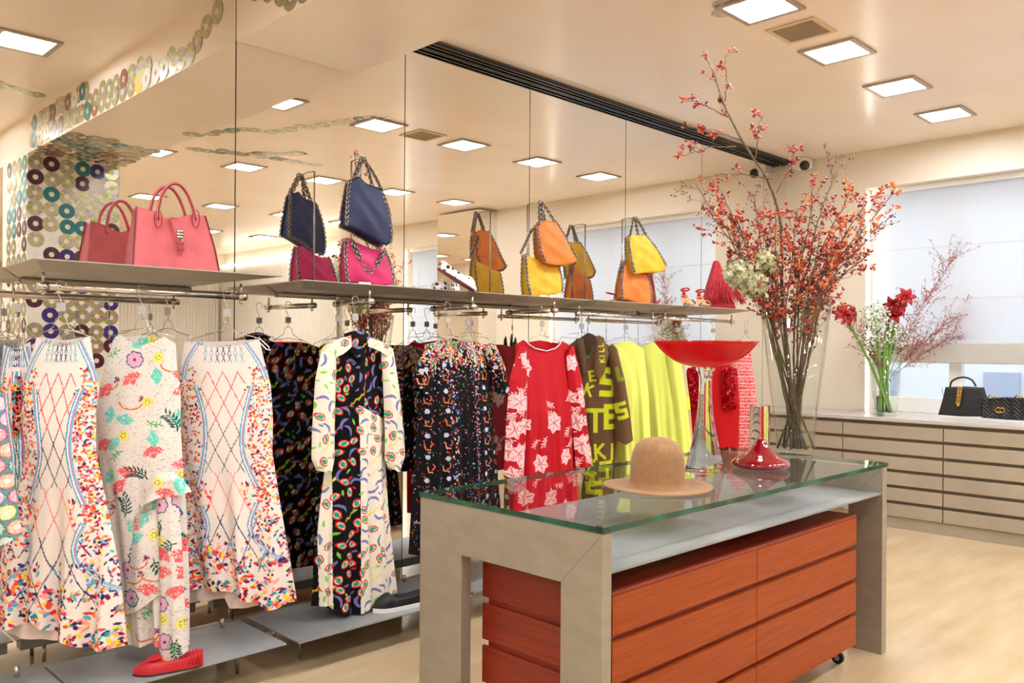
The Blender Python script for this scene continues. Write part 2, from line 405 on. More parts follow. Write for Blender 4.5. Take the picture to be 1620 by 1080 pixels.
struct(MB().box(X0, WX - .6, MIR - .03, MIR - .0005, 0, .09).build('baseboard_back', M_alu))
# ------------------------------------------------------------------ printed cloth
class Can:
    """a print laid out in metres on the cloth itself, sampled per vertex"""
    def __init__(s, a0, a1, z0, z1, res, base):
        s.a0, s.z0, s.res = a0, z0, res
        s.w = int((a1 - a0) / res) + 2; s.h = int((z1 - z0) / res) + 2
        s.im = np.zeros((s.h, s.w, 3), np.float32); s.im[:] = base
    def win(s, cx, cz, r):
        i0 = max(0, int((cx - r - s.a0) / s.res)); i1 = min(s.w, int((cx + r - s.a0) / s.res) + 2)
        j0 = max(0, int((cz - r - s.z0) / s.res)); j1 = min(s.h, int((cz + r - s.z0) / s.res) + 2)
        if i0 >= i1 or j0 >= j1: return None
        X, Z = np.meshgrid(s.a0 + np.arange(i0, i1) * s.res - cx, s.z0 + np.arange(j0, j1) * s.res - cz)
        return (slice(j0, j1), slice(i0, i1)), X, Z
    def put(s, sl, m, col): s.im[sl][m] = col
    def ell(s, cx, cz, rx, rz, ang, col, pw=2):
        q = s.win(cx, cz, max(rx, rz))
        if not q: return
        sl, X, Z = q; c, n = math.cos(ang), math.sin(ang)
        u = (X * c + Z * n) / rx; v = (-X * n + Z * c) / rz
        s.put(sl, np.abs(u) ** pw + np.abs(v) ** pw <= 1, col)
    def leaf(s, cx, cz, ln, wd, ang, col):
        q = s.win(cx, cz, ln)
        if not q: return
        sl, X, Z = q; c, n = math.cos(ang), math.sin(ang)
        u = (X * c + Z * n) / ln; v = (-X * n + Z * c)
        s.put(sl, (np.abs(u) < 1) & (np.abs(v) < wd * (1 - u * u)), col)
    def cres(s, cx, cz, r, wd, ang, col):   # crescent stroke
        q = s.win(cx, cz, r * 1.2)
        if not q: return
        sl, X, Z = q; c, n = math.cos(ang), math.sin(ang)
        u = (X * c + Z * n) / r; v = (-X * n + Z * c) - .45 * r * (u * u) 
        s.put(sl, (np.abs(u) < 1) & (np.abs(v) < wd * (1 - u * u * u * u)), col)
    def line(s, p, q_, w, col):
        p = np.array(p, float); q_ = np.array(q_, float); mdl = (p + q_) / 2; r = np.linalg.norm(q_ - p) / 2 + w
        q = s.win(mdl[0], mdl[1], r)
        if not q: return
        sl, X, Z = q; X = X + mdl[0] - p[0]; Z = Z + mdl[1] - p[1]; d = q_ - p; l2 = d @ d + 1e-12
        t = np.clip((X * d[0] + Z * d[1]) / l2, 0, 1)
        s.put(sl, (X - t * d[0]) ** 2 + (Z - t * d[1]) ** 2 < w * w, col)
    def curve(s, pts, w, col):
        for a, b in zip(pts[:-1], pts[1:]): s.line(a, b, w, col)
    def poly(s, pts, col):
        P = np.array(pts, float); c = (P.min(0) + P.max(0)) / 2; r = (P.max(0) - P.min(0)).max() / 2 + s.res
        q = s.win(c[0], c[1], r)
        if not q: return
        sl, X, Z = q; X = X + c[0]; Z = Z + c[1]; ins = np.zeros(X.shape, bool); n = len(P)
        for i in range(n):
            x1, y1 = P[i]; x2, y2 = P[(i + 1) % n]
            if abs(y1 - y2) < 1e-9: continue
            cond = ((y1 > Z) != (y2 > Z)) & (X < (x2 - x1) * (Z - y1) / (y2 - y1) + x1); ins ^= cond
        s.put(sl, ins, col)
    def sample(s, a, z):
        i = np.clip(((a - s.a0) / s.res).astype(int), 0, s.w - 1); j = np.clip(((z - s.z0) / s.res).astype(int), 0, s.h - 1)
        return s.im[j, i]

def cloth_mat(name, rough=.8):
    m = mat(name, (.8, .8, .8), rough); a = N(m, 'ShaderNodeVertexColor'); a.layer_name = 'print'
    L(m, a.outputs['Color'], bs(m).inputs['Base Color'])
    b = bs(m); b.inputs['Specular IOR Level'].default_value = .22
    return m
M_print = cloth_mat('printed_cloth', .9); M_satin = cloth_mat('printed_satin', .55)

class Plane:
    """an upright plane in the shop at point p facing yaw; px() turns a photo pixel into (a, z) on it"""
    def __init__(s, px, py, yaw, **k):
        p = at(px, py, **k); s.set(p, yaw)
    def set(s, p, yaw):
        s.o = np.array([p[0], p[1], 0.0]); s.yaw = yaw; s.ex = np.array([math.cos(yaw), math.sin(yaw), 0]); s.n = np.array([math.sin(yaw), -math.cos(yaw), 0]); s.z = p[2]
    def px(s, x, y):
        d = ray(x, y); t = ((s.o - CAMP) @ s.n) / (d @ s.n); P = CAMP + d * t
        return ((P - s.o) @ s.ex, P[2])
    def w(s, a, z, off=0): return s.o + s.ex * a + s.n * off + np.array([0, 0, z])

def poly_curve(P, n):
    P = np.array(P, float); d = np.r_[0, np.cumsum(np.linalg.norm(np.diff(P, axis=0), axis=1))]; d /= d[-1]
    # smooth (Catmull-like) resample through a fine linear one, then light smoothing
    t = np.linspace(0, 1, n); Q = np.c_[np.interp(t, d, P[:, 0]), np.interp(t, d, P[:, 1])]
    k = max(1, n // 40)
    for _ in range(2 * k):
        Q[1:-1] = (Q[:-2] + 2 * Q[1:-1] + Q[2:]) / 4
    return Q
def coons(Lp, Rp, Tp, Bp, nu, nv):
    PL, PR, PT, PB = poly_curve(Lp, nv), poly_curve(Rp, nv), poly_curve(Tp, nu), poly_curve(Bp, nu)
    s = np.linspace(0, 1, nu)[None, :, None]; t = np.linspace(0, 1, nv)[:, None, None]
    P = (1 - s) * PL[:, None] + s * PR[:, None] + (1 - t) * PT[None] + t * PB[None]
    P -= (1 - s) * (1 - t) * PT[0] + s * (1 - t) * PT[-1] + (1 - s) * t * PB[0] + s * t * PB[-1]
    return P
def grid_mesh(name, V, Cc, m, parent, nu, nv, inner=None):
    """V (nv,nu,3) world minus parent location"""
    l = np.array(parent.location); A = (V.reshape(-1, 3) - l).astype(np.float32)
    me = bpy.data.meshes.new(name); me.vertices.add(len(A)); me.vertices.foreach_set('co', A.ravel())
    i = np.arange(nv - 1)[:, None] * nu + np.arange(nu - 1)[None]; i = i.ravel()
    F = np.c_[i, i + nu, i + nu + 1, i + 1].astype(np.int32)
    me.loops.add(F.size); me.loops.foreach_set('vertex_index', F.ravel())
    me.polygons.add(len(F)); me.polygons.foreach_set('loop_start', np.arange(0, F.size, 4, dtype=np.int32))
    me.polygons.foreach_set('use_smooth', np.ones(len(F), bool))
    me.update(calc_edges=True)
    at_ = me.color_attributes.new('print', 'FLOAT_COLOR', 'POINT')
    c4 = np.ones((len(A), 4), np.float32); c4[:, :3] = Cc.reshape(-1, 3); at_.data.foreach_set('color', c4.ravel())
    me.materials.append(m); me.validate()
    o = bpy.data.objects.new(name, me); COL.objects.link(o); o.parent = parent
    return o
def cloth(parent, name, pl, Lx, Rx, Tx, Bx, paint, depth=.05, folds=(), res=.0024, off=0.0, m=None, backT=None, back=True, base=(.8, .8, .8), inner=None, px=True, flare=1.0, label=None):
    """front sheet (printed) + back sheet closed along the sides, as one part each"""
    f = (lambda q: [pl.px(*p) for p in q]) if px else (lambda q: q)
    A = [f(q) for q in (Lx, Rx, Tx, Bx)]
    allp = np.array(sum([list(q) for q in A], [])); lo, hi = allp.min(0) - .02, allp.max(0) + .02
    nu = max(8, int((hi[0] - lo[0] - .04) / res)); nv = max(8, int((hi[1] - lo[1] - .04) / res))
    P = coons(*A, nu, nv); s = np.linspace(0, 1, nu)[None, :]; t = np.linspace(0, 1, nv)[:, None]
    cz = Can(lo[0], hi[0], lo[1], hi[1], res, base)
    if paint: paint(cz, A)
    prof = (1 - np.abs(2 * s - 1) ** 3) * (.35 + .65 * np.minimum(1, t * 3))
    fo = np.zeros((nv, nu))
    for (amp, freq, ph, t0, drift) in folds:
        fo += amp * np.clip((t - t0) / (1 - t0 + 1e-6), 0, 1) ** .8 * np.cos(2 * math.pi * (freq * (s + drift * (t - .5) * (s - .5)) + ph))
    fo *= np.minimum(1, 8 * np.minimum(s, 1 - s) + .15)
    D = off + depth * prof * (1 + (flare - 1) * t) + fo
    # creases also swing sideways a little so folds overlap convincingly
    W = pl.o[None, None] + pl.ex * P[..., 0:1] + pl.n * D[..., None] + np.array([0, 0, 1.0]) * P[..., 1:2]
    o = grid_mesh(name, W, cz.sample(P[..., 0], P[..., 1]), m or M_print, parent, nu, nv)
    if label: o['label'] = label
    if back:
        Tb = f(backT) if backT else A[2]
        nu2, nv2 = max(8, nu // 3), max(8, nv // 3)
        P2 = coons(A[0], A[1], Tb, A[3], nu2, nv2); s2 = np.linspace(0, 1, nu2)[None, :]; t2 = np.linspace(0, 1, nv2)[:, None]
        D2 = off - depth * (1 - np.abs(2 * s2 - 1) ** 3) * (.35 + .65 * np.minimum(1, t2 * 3)) * (1 + (flare - 1) * t2)
        W2 = pl.o[None, None] + pl.ex * P2[..., 0:1] + pl.n * D2[..., None] + np.array([0, 0, 1.0]) * P2[..., 1:2]
        c2 = cz.sample(P2[..., 0], P2[..., 1]) * .95
        if inner is not None: c2 = c2 * 0 + np.array(inner)
        ob = grid_mesh(name.split('_panel')[0] + '_back', W2[:, ::-1], c2[:, ::-1], m or M_print, parent, nu2, nv2)
    return o
def hanger(pl, ar, zt, aw, zs, label, tag_dx=0.0, off=0.0):
    """wire hanger: rail height hook, grey size tag, shoulders at height zs, half width aw, centred on a=ar"""
    t = thing('wire_hanger', label, 'hanger', pl.w(ar, zs), 'wire hangers on the chrome rails')
    W = lambda a, z, d=0: pl.w(ar + a, z, off + d)
    hk = []
    zr = RZ + .0035
    for i in range(13):
        q = math.pi * (1.25 - 1.35 * i / 12) if False else math.radians(-40 + 220 * i / 12)
        hk.append(W(.018 * math.cos(q), zr + .018 * math.sin(q)))
    hk = hk + [W(-.012, zr - .03), W(0, zr - .055), W(0, zr - .115)]
    MB().tube(hk, .0017, 6).build('hook', M_steel, t, world=True, smooth=True)
    MB().obox(W(0, zr - .08, .001), pl.ex, pl.n, (0, 0, 1), .032, .006, .032).build('size_tag', M_tag, t, world=True)
    zt_ = zr - .115
    fr = MB()
    for sg in (-1, 1):
        fr.tube([W(0, zt_), W(sg * .018, zt_ - .008), W(sg * .028, zt_ - .04), W(sg * aw * .45, zt_ - .04 - (zt_ - .04 - zs) * .45), W(sg * aw * .9, zs + .004), W(sg * aw, zs - .012)], .0017, 6)
    fr.tube([W(-aw * .6, zs + .022), W(0, zs + .034), W(aw * .6, zs + .022)], .0015, 6)
    fr.build('wire_frame', M_steel, t, world=True, smooth=True)
    return t
rnd = random.Random(7)
# ------------------------------------------------------------------ the prints
WHT = C(232, 219, 208)
RED, ORG, YEL, PNK, LBL, NAV, MAR, TEA, GRN, BLK, LAV = C(214, 40, 40), C(244, 120, 60), C(246, 208, 50), C(248, 164, 158), C(96, 172, 196), C(34, 44, 110), C(130, 20, 60), C(30, 150, 160), C(60, 160, 70), C(18, 18, 20), C(120, 118, 176)
def paint_lattice(cz, A):
    """white dress: diamond lattice down the middle, ribbons either side, petals on the sides and the hem"""
    R = random.Random(3)
    Lp, Rp, Tp, Bp = [np.array(q) for q in A]
    zt = Tp[:, 1].max(); zb = Bp[:, 1].min()
    def edges(z):
        l = np.interp(-z, -Lp[:, 1], Lp[:, 0]); r = np.interp(-z, -Rp[:, 1], Rp[:, 0]); return l, r
    H = zt - zb
    def U(u, h):      # u -1..1 across, h metres below the top
        l, r = edges(zt - h); l2, r2 = edges(zt - .3); m_ = (l + r) / 2; return (m_ + u * (r - l) / 2, zt - h)
    # diamonds: two families of slanting lines, red above, blue-black below the waist
    for fam in (-1, 1):
        for j in range(-7, 8):
            for (h0, h1, sl, col, wd) in ((.14, .46, 2.6, C(222, 70, 66), .0017), (.36, .56, 2.6, C(74, 84, 92), .0016), (.56, .82, 1.9, C(232, 130, 130), .0016), (.74, H - .16, 1.9, C(44, 54, 112), .0019)):
                pts = []
                for i in range(14):
                    h = h0 + (h1 - h0) * i / 13; u = fam * (h - .14) * sl + j * .34
                    if abs(u) > (.5 if h < .6 else .62): 
                        if len(pts) > 1: cz.curve(pts, wd, col)
                        pts = []; continue
                    pts.append(U(u, h))
                if len(pts) > 1: cz.curve(pts, wd, col)
    for j in range(7):
        u0 = -.45 + j * .15
        col = C(50, 60, 120) if abs(j - 3) < 2 else C(120, 170, 180)
        cz.curve([U(u0, .03), U(u0 + .08, .065), U(u0, .1)], .0014, col); cz.curve([U(u0 + .08, .03), U(u0, .065), U(u0 + .08, .1)], .0014, col)
    # petals on both sides
    pal = [RED, RED, ORG, YEL, PNK, MAR, C(236, 74, 60), C(228, 60, 100), NAV, LBL, ORG]
    for _ in range(850):
        u = R.uniform(.42, 1.02) * R.choice((-1, 1)); h = R.uniform(.12, .68)
        lim = .60 if h < .2 else .5 - .04 * math.sin(h * 8)
        if abs(u) < lim: continue
        a, z = U(u, h); cz.leaf(a, z, R.uniform(.005, .010), R.uniform(.0025, .0048), R.uniform(0, 3.1), R.choice(pal))
    for _ in range(160):
        u = R.uniform(.5, 1.0) * R.choice((-1, 1)); a, z = U(u, R.uniform(.15, .6)); cz.ell(a, z, .002, .002, 0, BLK)
    for _ in range(420):
        u = R.choice((-1, 1)) * R.uniform(.3, 1.0); h = R.uniform(.6, .95)
        if abs(u) < .38 + .15 * math.sin(h * 9): continue
        a, z = U(u, h); cz.leaf(a, z, R.uniform(.005, .011), R.uniform(.003, .006), R.uniform(0, 3.1), R.choice(pal + [LBL, NAV]))
    # ribbons
    for sg in (-1, 1):
        for h0, h1, u0, u1, amp in ((.02, .17, .62, .92, .08), (.2, .62, .62, .6, -.22), (.7, .95, .55, 1.0, -.35)):
            for k, col in enumerate((C(54, 160, 180), C(240, 236, 232), C(190, 120, 176), C(120, 190, 205))):
                pts = []
                for i in range(15):
                    q = i / 14; u = u0 + (u1 - u0) * q + amp * math.sin(q * math.pi)
                    a, z = U(sg * u, h0 + (h1 - h0) * q); pts.append((a + sg * (k - 1.5) * .005, z))
                cz.curve(pts, .0028, col)
    # hem: thick drift of petals, sparse above
    for _ in range(120):
        u = R.uniform(-1, 1); h = H * R.uniform(.72, .86); a, z = U(u, h)
        cz.leaf(a, z, .010, .0035, R.uniform(.8, 2.3), R.choice([LBL, NAV, PNK, C(60, 90, 150), MAR]))
    Lb = poly_curve(Bp, 60)
    for _ in range(290):
        i = R.randrange(60); a = Lb[i, 0] + R.uniform(-.01, .01); q = R.random() ** 1.5; z = Lb[i, 1] + .004 + .19 * q
        cz.leaf(a, z, R.uniform(.009, .017), R.uniform(.004, .008), R.uniform(0, 3.1), R.choice([RED, ORG, YEL, PNK, MAR, C(236, 74, 60), LBL, NAV, C(246, 150, 120), YEL, C(228, 60, 100), TEA]))
    for _ in range(26):
        i = R.randrange(60); cz.ell(Lb[i, 0], Lb[i, 1] + R.uniform(.01, .2), .005, .005, 0, BLK)
def flower(cz, a, z, r, petal, core, n=6, edge=None, ph=0):
    for k in range(n):
        q = ph + 2 * math.pi * k / n
        if edge: cz.ell(a + .62 * r * math.cos(q), z + .62 * r * math.sin(q), r * .47, r * .47, 0, edge)
    for k in range(n):
        q = ph + 2 * math.pi * k / n; cz.ell(a + .6 * r * math.cos(q), z + .6 * r * math.sin(q), r * .36, r * .36, 0, petal)
    cz.ell(a, z, r * .4, r * .4, 0, petal); cz.ell(a, z, r * .2, r * .2, 0, core)
def coral(cz, a, z, r, ang, col, R, n=6):
    for k in range(n):
        q = ang + (k - n / 2) * .35 + R.uniform(-.1, .1); e = (a + r * math.cos(q), z + r * math.sin(q))
        cz.line((a, z), e, r * .05, col)
        for s_ in (-1, 1):
            for f in (.55, .8):
                m_ = (a + f * r * math.cos(q), z + f * r * math.sin(q)); cz.line(m_, (m_[0] + .3 * r * math.cos(q + s_ * .8), m_[1] + .3 * r * math.sin(q + s_ * .8)), r * .05, col)
def spray(cz, a, z, ln, ang, col, R, leafc=None, n=6, bend=.5):
    p = np.array([a, z]); pts = [p.copy()]
    for k in range(n):
        p = p + ln / n * np.array([math.cos(ang), math.sin(ang)]); pts.append(p.copy()); ang += bend / n * 2
        for s_ in (-1, 1):
            q = ang + s_ * .9; cz.leaf(p[0] + .2 * ln * math.cos(q), p[1] + .2 * ln * math.sin(q), ln * .17, ln * .05, q, leafc or col)
    cz.curve(pts, .0022, col)
def paint_embroid(cz, A):
    R = random.Random(11); P = np.array(sum([list(q) for q in A], [])); a0, z0 = P.min(0); a1, z1 = P.max(0)
    for _ in range(int(5200 * (a1 - a0) * (z1 - z0))):
        a, z = R.uniform(a0, a1), R.uniform(z0, z1); q = R.uniform(-.5, .5); cz.line((a, z), (a + .006 * math.cos(q), z + .004 * math.sin(q)), .0009, C(176, 166, 160))
    cols = [C(96, 206, 186), C(240, 110, 110), C(96, 206, 186)]
    n = 0
    z = z1 - .03
    while z > z0:
        nk = max(1, int(round((a1 - a0) / .085)))
        for k in range(nk):
            a = a0 + (k + .5 + R.uniform(-.25, .25)) * (a1 - a0) / nk; zz = z + R.uniform(-.02, .02); n += 1
            ty = R.choice((0, 1, 2, 2, 3, 3, 4, 5, 5, 6, 7))
            if ty in (0, 1):
                cz.ell(a, zz, .021, .021, 0, C(214, 200, 120)); cz.ell(a, zz, .019, .019, 0, C(238, 224, 110))
                for q in range(6): cz.leaf(a + .009 * math.cos(q * 1.05), zz + .009 * math.sin(q * 1.05), .004, .002, q * 1.05, C(120, 100, 70))
            elif ty == 2: coral(cz, a, zz, .040, R.uniform(0, 6), cols[n % 3], R)
            elif ty == 3: coral(cz, a, zz, .044, R.uniform(.5, 2.5), C(238, 96, 100), R)
            elif ty == 4: flower(cz, a, zz, .032, C(220, 170, 190), C(150, 40, 80), 7, C(58, 56, 140))
            elif ty == 5: spray(cz, a, zz, .08, R.uniform(0, 6), C(30, 80, 70), R)
            elif ty == 6: spray(cz, a, zz, .05, R.uniform(0, 6), C(60, 170, 90), R, n=3)
            else:
                cz.curve([(a + .045 * math.cos(q), zz + .03 * math.sin(q)) for q in np.linspace(3.2, 6.2, 12)], .0032, C(226, 120, 60))
                coral(cz, a + .03, zz, .025, 1, C(120, 40, 90), R, 3)
        z -= .075
def eyes(cz, A, dark, R, regions=None, sc=1.0):
    P = np.array(sum([list(q) for q in A], [])); a0, z0 = P.min(0); a1, z1 = P.max(0)
    stepz = .034 * sc; z = z1; row = 0
    while z > z0 - .02:
        a = a0 + (row % 2) * .03 * sc
        while a < a1 + .02:
            x, y = a + R.uniform(-.010, .010) * sc, z + R.uniform(-.010, .010) * sc
            if regions is None or regions(x, y):
                ty = R.random(); q = R.uniform(0, 3.14)
                if ty < .42:
                    cz.ell(x, y, .017 * sc, .012 * sc, q, RED, 1.8); cz.ell(x, y, .0125 * sc, .008 * sc, q, C(240, 226, 210), 1.8); cz.ell(x, y, .0095 * sc, .0062 * sc, q + .3, C(50, 160, 120))
                elif ty < .72: cz.cres(x, y, .022 * sc, .0046 * sc, q * 2, LAV)
                elif ty < .86: 
                    cz.curve([(x + i * .006 * sc, y + .004 * sc * math.sin(i * 2.2) + i * .005 * sc) for i in range(-3, 4)], .0024 * sc, C(196, 176, 50) if dark else C(240, 214, 120))
                else: cz.leaf(x, y, .012 * sc, .004 * sc, q, C(130, 200, 60))
                if R.random() < .5: cz.leaf(x + .02 * sc, y + .012 * sc, .010 * sc, .003 * sc, q + 1, R.choice([C(130, 200, 60), LAV, RED if dark else C(246, 220, 140)]))
            a += .046 * sc
        z -= stepz; row += 1
def paint_dark_eyes(cz, A): eyes(cz, A, True, random.Random(5), None, 1.4)
def paint_cream_eyes(cz, A): eyes(cz, A, False, random.Random(6), None, 1.4)
def paint_confetti(cz, A):
    R = random.Random(9); P = np.array(sum([list(q) for q in A], [])); a0, z0 = P.min(0); a1, z1 = P.max(0); w = a1 - a0; cx = (a0 + a1) / 2
    pal = [ORG, RED, YEL, PNK, LBL, C(236, 110, 150), C(230, 220, 200), C(150, 180, 220), GRN]
    for _ in range(int(1900 * w)):
        a = R.uniform(a0, a1); z = z1 - abs(R.gauss(0, .075))
        cz.leaf(a, z, R.uniform(.005, .009), R.uniform(.0028, .0045), R.uniform(0, 3.1), R.choice(pal))
    for _ in range(int(1500 * w * (z1 - z0)) if z1 - z0 > .3 else 40):
        a, z = R.uniform(a0, a1), R.uniform(z0, z1 - .1); cz.leaf(a, z, R.uniform(.003, .006), .0022, R.uniform(0, 3.1), R.choice([ORG, RED, PNK, C(120, 150, 200), C(200, 200, 210), C(90, 40, 40), C(60, 90, 140)]))
    for u in ((-.12, .12) if w > .25 else ()):
        for _ in range(130): cz.leaf(cx + u * w + R.gauss(0, .012), R.uniform(z0, z1 - .06), .007, .0035, R.uniform(0, 3.1), R.choice([ORG, C(170, 190, 230), C(60, 110, 200), RED, C(240, 235, 240), C(240, 140, 110)]))
    z = z1 - .14; k = 0
    while z > z0:
        for u in (-.36, -.2, .22, .37):
            a = cx + u * w + R.uniform(-.01, .01)
            if k % 2 == 0: flower(cz, a, z + R.uniform(-.01, .01), .013, C(200, 206, 224), C(120, 130, 170), 6)
            else:
                cz.curve([(a - .012, z + .018), (a - .008, z - .008), (a + .016, z - .012)], .0026, R.choice([ORG, C(240, 150, 120)]))
                cz.curve([(a + .018, z + .03), (a + .028, z + .016), (a + .014, z + .0)], .0022, C(236, 120, 100))
        z -= .058; k += 1
    for sg in (-1, 1):
        for k, col in enumerate((ORG, C(240, 230, 220), C(150, 60, 60), C(120, 170, 190))):
            cz.curve([(cx + sg * (.055 + k * .0035 + .03 * math.sin(q * 2.2)), z1 - .03 - q * .11) for q in np.linspace(0, 1, 12)], .002, col)
def paint_redfloral(cz, A):
    R = random.Random(21); P = np.array(sum([list(q) for q in A], [])); a0, z0 = P.min(0); a1, z1 = P.max(0)
    pk = C(244, 206, 204); rd = C(206, 24, 44)
    def bloom(a, z, r, ang):
        for k in range(6):
            q = ang + k * 1.05 + R.uniform(-.15, .15); cz.leaf(a + .5 * r * math.cos(q), z + .5 * r * math.sin(q), r * R.uniform(.5, .62), r * .36, q, pk)
            for o in (-.18, 0, .18): cz.line((a + .15 * r * math.cos(q + o), z + .15 * r * math.sin(q + o)), (a + .95 * r * math.cos(q + o * .6), z + .95 * r * math.sin(q + o * .6)), .0009, rd)
        cz.ell(a, z, r * .16, r * .16, 0, rd); cz.ell(a, z, r * .08, r * .08, 0, pk)
    for (u, v, r) in ((.12, .14, .05), (.88, .1, .05), (.1, .42, .045), (.5, .42, .06), (.86, .45, .035), (.3, .62, .055), (.68, .6, .05), (.12, .78, .05), (.45, .8, .06), (.88, .75, .03), (.7, .86, .045), (.2, .95, .05)):
        bloom(a0 + u * (a1 - a0), z1 - v * (z1 - z0), r, R.uniform(0, 6))
    for _ in range(26):
        u, v = R.random(), R.random()
        if .2 < u < .8 and v < .3: continue
        spray(cz, a0 + u * (a1 - a0), z1 - v * (z1 - z0), .06, R.uniform(0, 6), pk, R, n=4)
LET = {'K': [[(0, 0), (0, 1)], [(0, .45), (.6, 1)], [(.15, .55), (.65, 0)]], 'I': [[(0, 0), (0, .72)], [(0, .92), (0, 1)]], 'L': [[(0, 1), (0, 0), (.5, 0)]], 'E': [[(.6, 1), (0, 1), (0, 0), (.6, 0)], [(0, .5), (.5, .5)]],
       'S': [[(.65, 1), (0, 1), (0, .52), (.62, .48), (.62, 0), (0, 0)]], 'T': [[(0, 1), (.7, 1)], [(.35, 1), (.35, 0)]]}
def letter(cz, ch, a, z, h, th, ang=0, col=None, wd=1.0):
    c, n = math.cos(ang), math.sin(ang)
    for st in LET[ch]:
        pts = [(a + (x * wd * c - y * n) * h, z + (x * wd * n + y * c) * h) for x, y in st]
        for p, q in zip(pts[:-1], pts[1:]):
            p = np.array(p); q = np.array(q); d = (q - p); l = np.linalg.norm(d) + 1e-9; d /= l; nn = np.array([-d[1], d[0]]) * th
            p2, q2 = p - d * th, q + d * th
            cz.poly([p2 + nn, q2 + nn, q2 - nn, p2 - nn], col or C(206, 214, 40))
def paint_paisley(cz, A):
    R = random.Random(2); P = np.array(sum([list(q) for q in A], [])); a0, z0 = P.min(0); a1, z1 = P.max(0)
    w = C(240, 214, 206); z = z1; k = 0
    while z > z0:
        k += 1
        if k % 5 == 0:
            for i in range(60):
                a = a0 + i * .01; cz.line((a, z), (a + .005, z + .008), .002, w); cz.line((a + .005, z + .008), (a + .01, z), .002, w)
        elif k % 5 == 2:
            for i in range(40): cz.ell(a0 + i * .014, z, .005, .006, .5, w, 1)
        else:
            for i in range(60):
                if R.random() < .7: cz.ell(a0 + i * .01 + (k % 2) * .005, z, .0035, .0035, .7, w, 1)
        z -= .0105
def paint_badges(cz, A):
    R = random.Random(4); P = np.array(sum([list(q) for q in A], [])); a0, z0 = P.min(0); a1, z1 = P.max(0)
    z = z1; row = 0
    while z > z0 - .03:
        a = a0 + (row % 2) * .03
        while a < a1 + .03:
            col = R.choice([C(240, 150, 120), C(238, 120, 150), C(170, 210, 190), C(214, 214, 130), C(206, 170, 200)])
            cz.ell(a, z, .027, .027, 0, C(70, 60, 70)); cz.ell(a, z, .025, .025, 0, col); cz.ell(a, z, .019, .019, 0, C(240, 226, 214))
            cz.ell(a, z, .0165, .0165, 0, col)
            for k in range(14):
                q = k * .449; cz.line((a + .006 * math.cos(q), z + .006 * math.sin(q)), (a + .014 * math.cos(q), z + .014 * math.sin(q)), .0012, C(240, 226, 214))
            cz.ell(a, z, .005, .005, 0, C(240, 226, 214))
            a += .058
        z -= .052; row += 1
# ------------------------------------------------------------------ the clothes on the rails
R_ = math.radians
def garment(name, label, cat, pl, zb, group=None): return thing(name, label, cat, pl.w(0, zb), group)
YW = R_(-42)
# white printed dress, in front on the left rail
pl = Plane(100, 540, YW, Y=3.41)
g = garment('printed_dress', 'white sleeveless petal-print dress, leftmost full front view under the tote shelf', 'dress', pl, .3, 'white petal-print dresses')
cloth(g, 'dress_panel_front', pl, [(58, 533), (50, 560), (38, 600), (34, 660), (40, 720), (24, 800), (0, 890), (-18, 985)], [(142, 531), (147, 565), (157, 606), (152, 650), (152, 715), (170, 800), (190, 900), (202, 1020)],
      [(58, 533), (76, 544), (100, 549), (124, 543), (142, 531)], [(-18, 985), (30, 986), (66, 972), (100, 996), (150, 1020), (202, 1020)], paint_lattice, .045, ((.024, 2.6, .1, .40, 1.2), (.009, 6, .3, .5, .6)), base=WHT, backT=[(58, 533), (100, 538), (142, 531)], flare=1.6, m=M_print)
cloth(g, 'lining', pl, [(10, 960), (8, 1000)], [(165, 990), (166, 1006)], [(10, 960), (165, 990)], [(8, 990), (60, 1000), (110, 1003), (166, 1006)], None, .035, ((.008, 3, .3, .0, 0),), base=C(226, 204, 192), res=.006, back=False)
hanger(pl, *[pl.px(97, 460)[0]][:1], RZ, .13, pl.px(100, 535)[1] + .0, 'wire hanger holding the leftmost full-front white petal-print dress')
# its neighbour, turned more edge-on, at the left margin
pl = Plane(30, 540, R_(-30), Y=3.62)
g2 = garment('printed_dress', 'white petal-print dress squeezed at the left margin, mostly hidden', 'dress', pl, .3, 'white petal-print dresses')
cloth(g2, 'dress_panel_front', pl, [(6, 545), (0, 600), (2, 660), (14, 720), (22, 800), (0, 880), (-20, 960)], [(48, 540), (54, 600), (52, 660), (50, 720), (48, 800), (60, 880), (70, 960)],
      [(6, 545), (20, 552), (34, 550), (48, 540)], [(-20, 960), (10, 965), (40, 958), (70, 960)], paint_lattice, .04, ((.008, 3.2, .1, .35, 1.2),), base=WHT, flare=1.3)
cloth(g2, 'sash', pl, [(25, 580), (26, 690)], [(40, 580), (40, 676)], [(25, 580), (40, 580)], [(26, 690), (40, 676)], paint_lattice, .012, (), base=WHT, off=.05)
hanger(pl, pl.px(27, 560)[0], RZ, .12, pl.px(27, 545)[1], 'wire hanger of the half-hidden dress at the left margin')
# patterned blue sleeve of the garment at the margin
pl = Plane(5, 700, R_(-30), Y=3.22)
g = garment('badge_print_blouse', 'teal blouse printed with round pastel badges, at the left edge of the photo', 'blouse', pl, .5)
cloth(g, 'blouse_panel_front', pl, [(-60, 590), (-64, 720), (-60, 860)], [(2, 600), (12, 680), (22, 760), (36, 846)], [(-60, 590), (2, 600)], [(-60, 860), (0, 862), (36, 846)], paint_badges, .03, ((.006, 2.5, .1, .0, 0),), base=C(96, 150, 152))
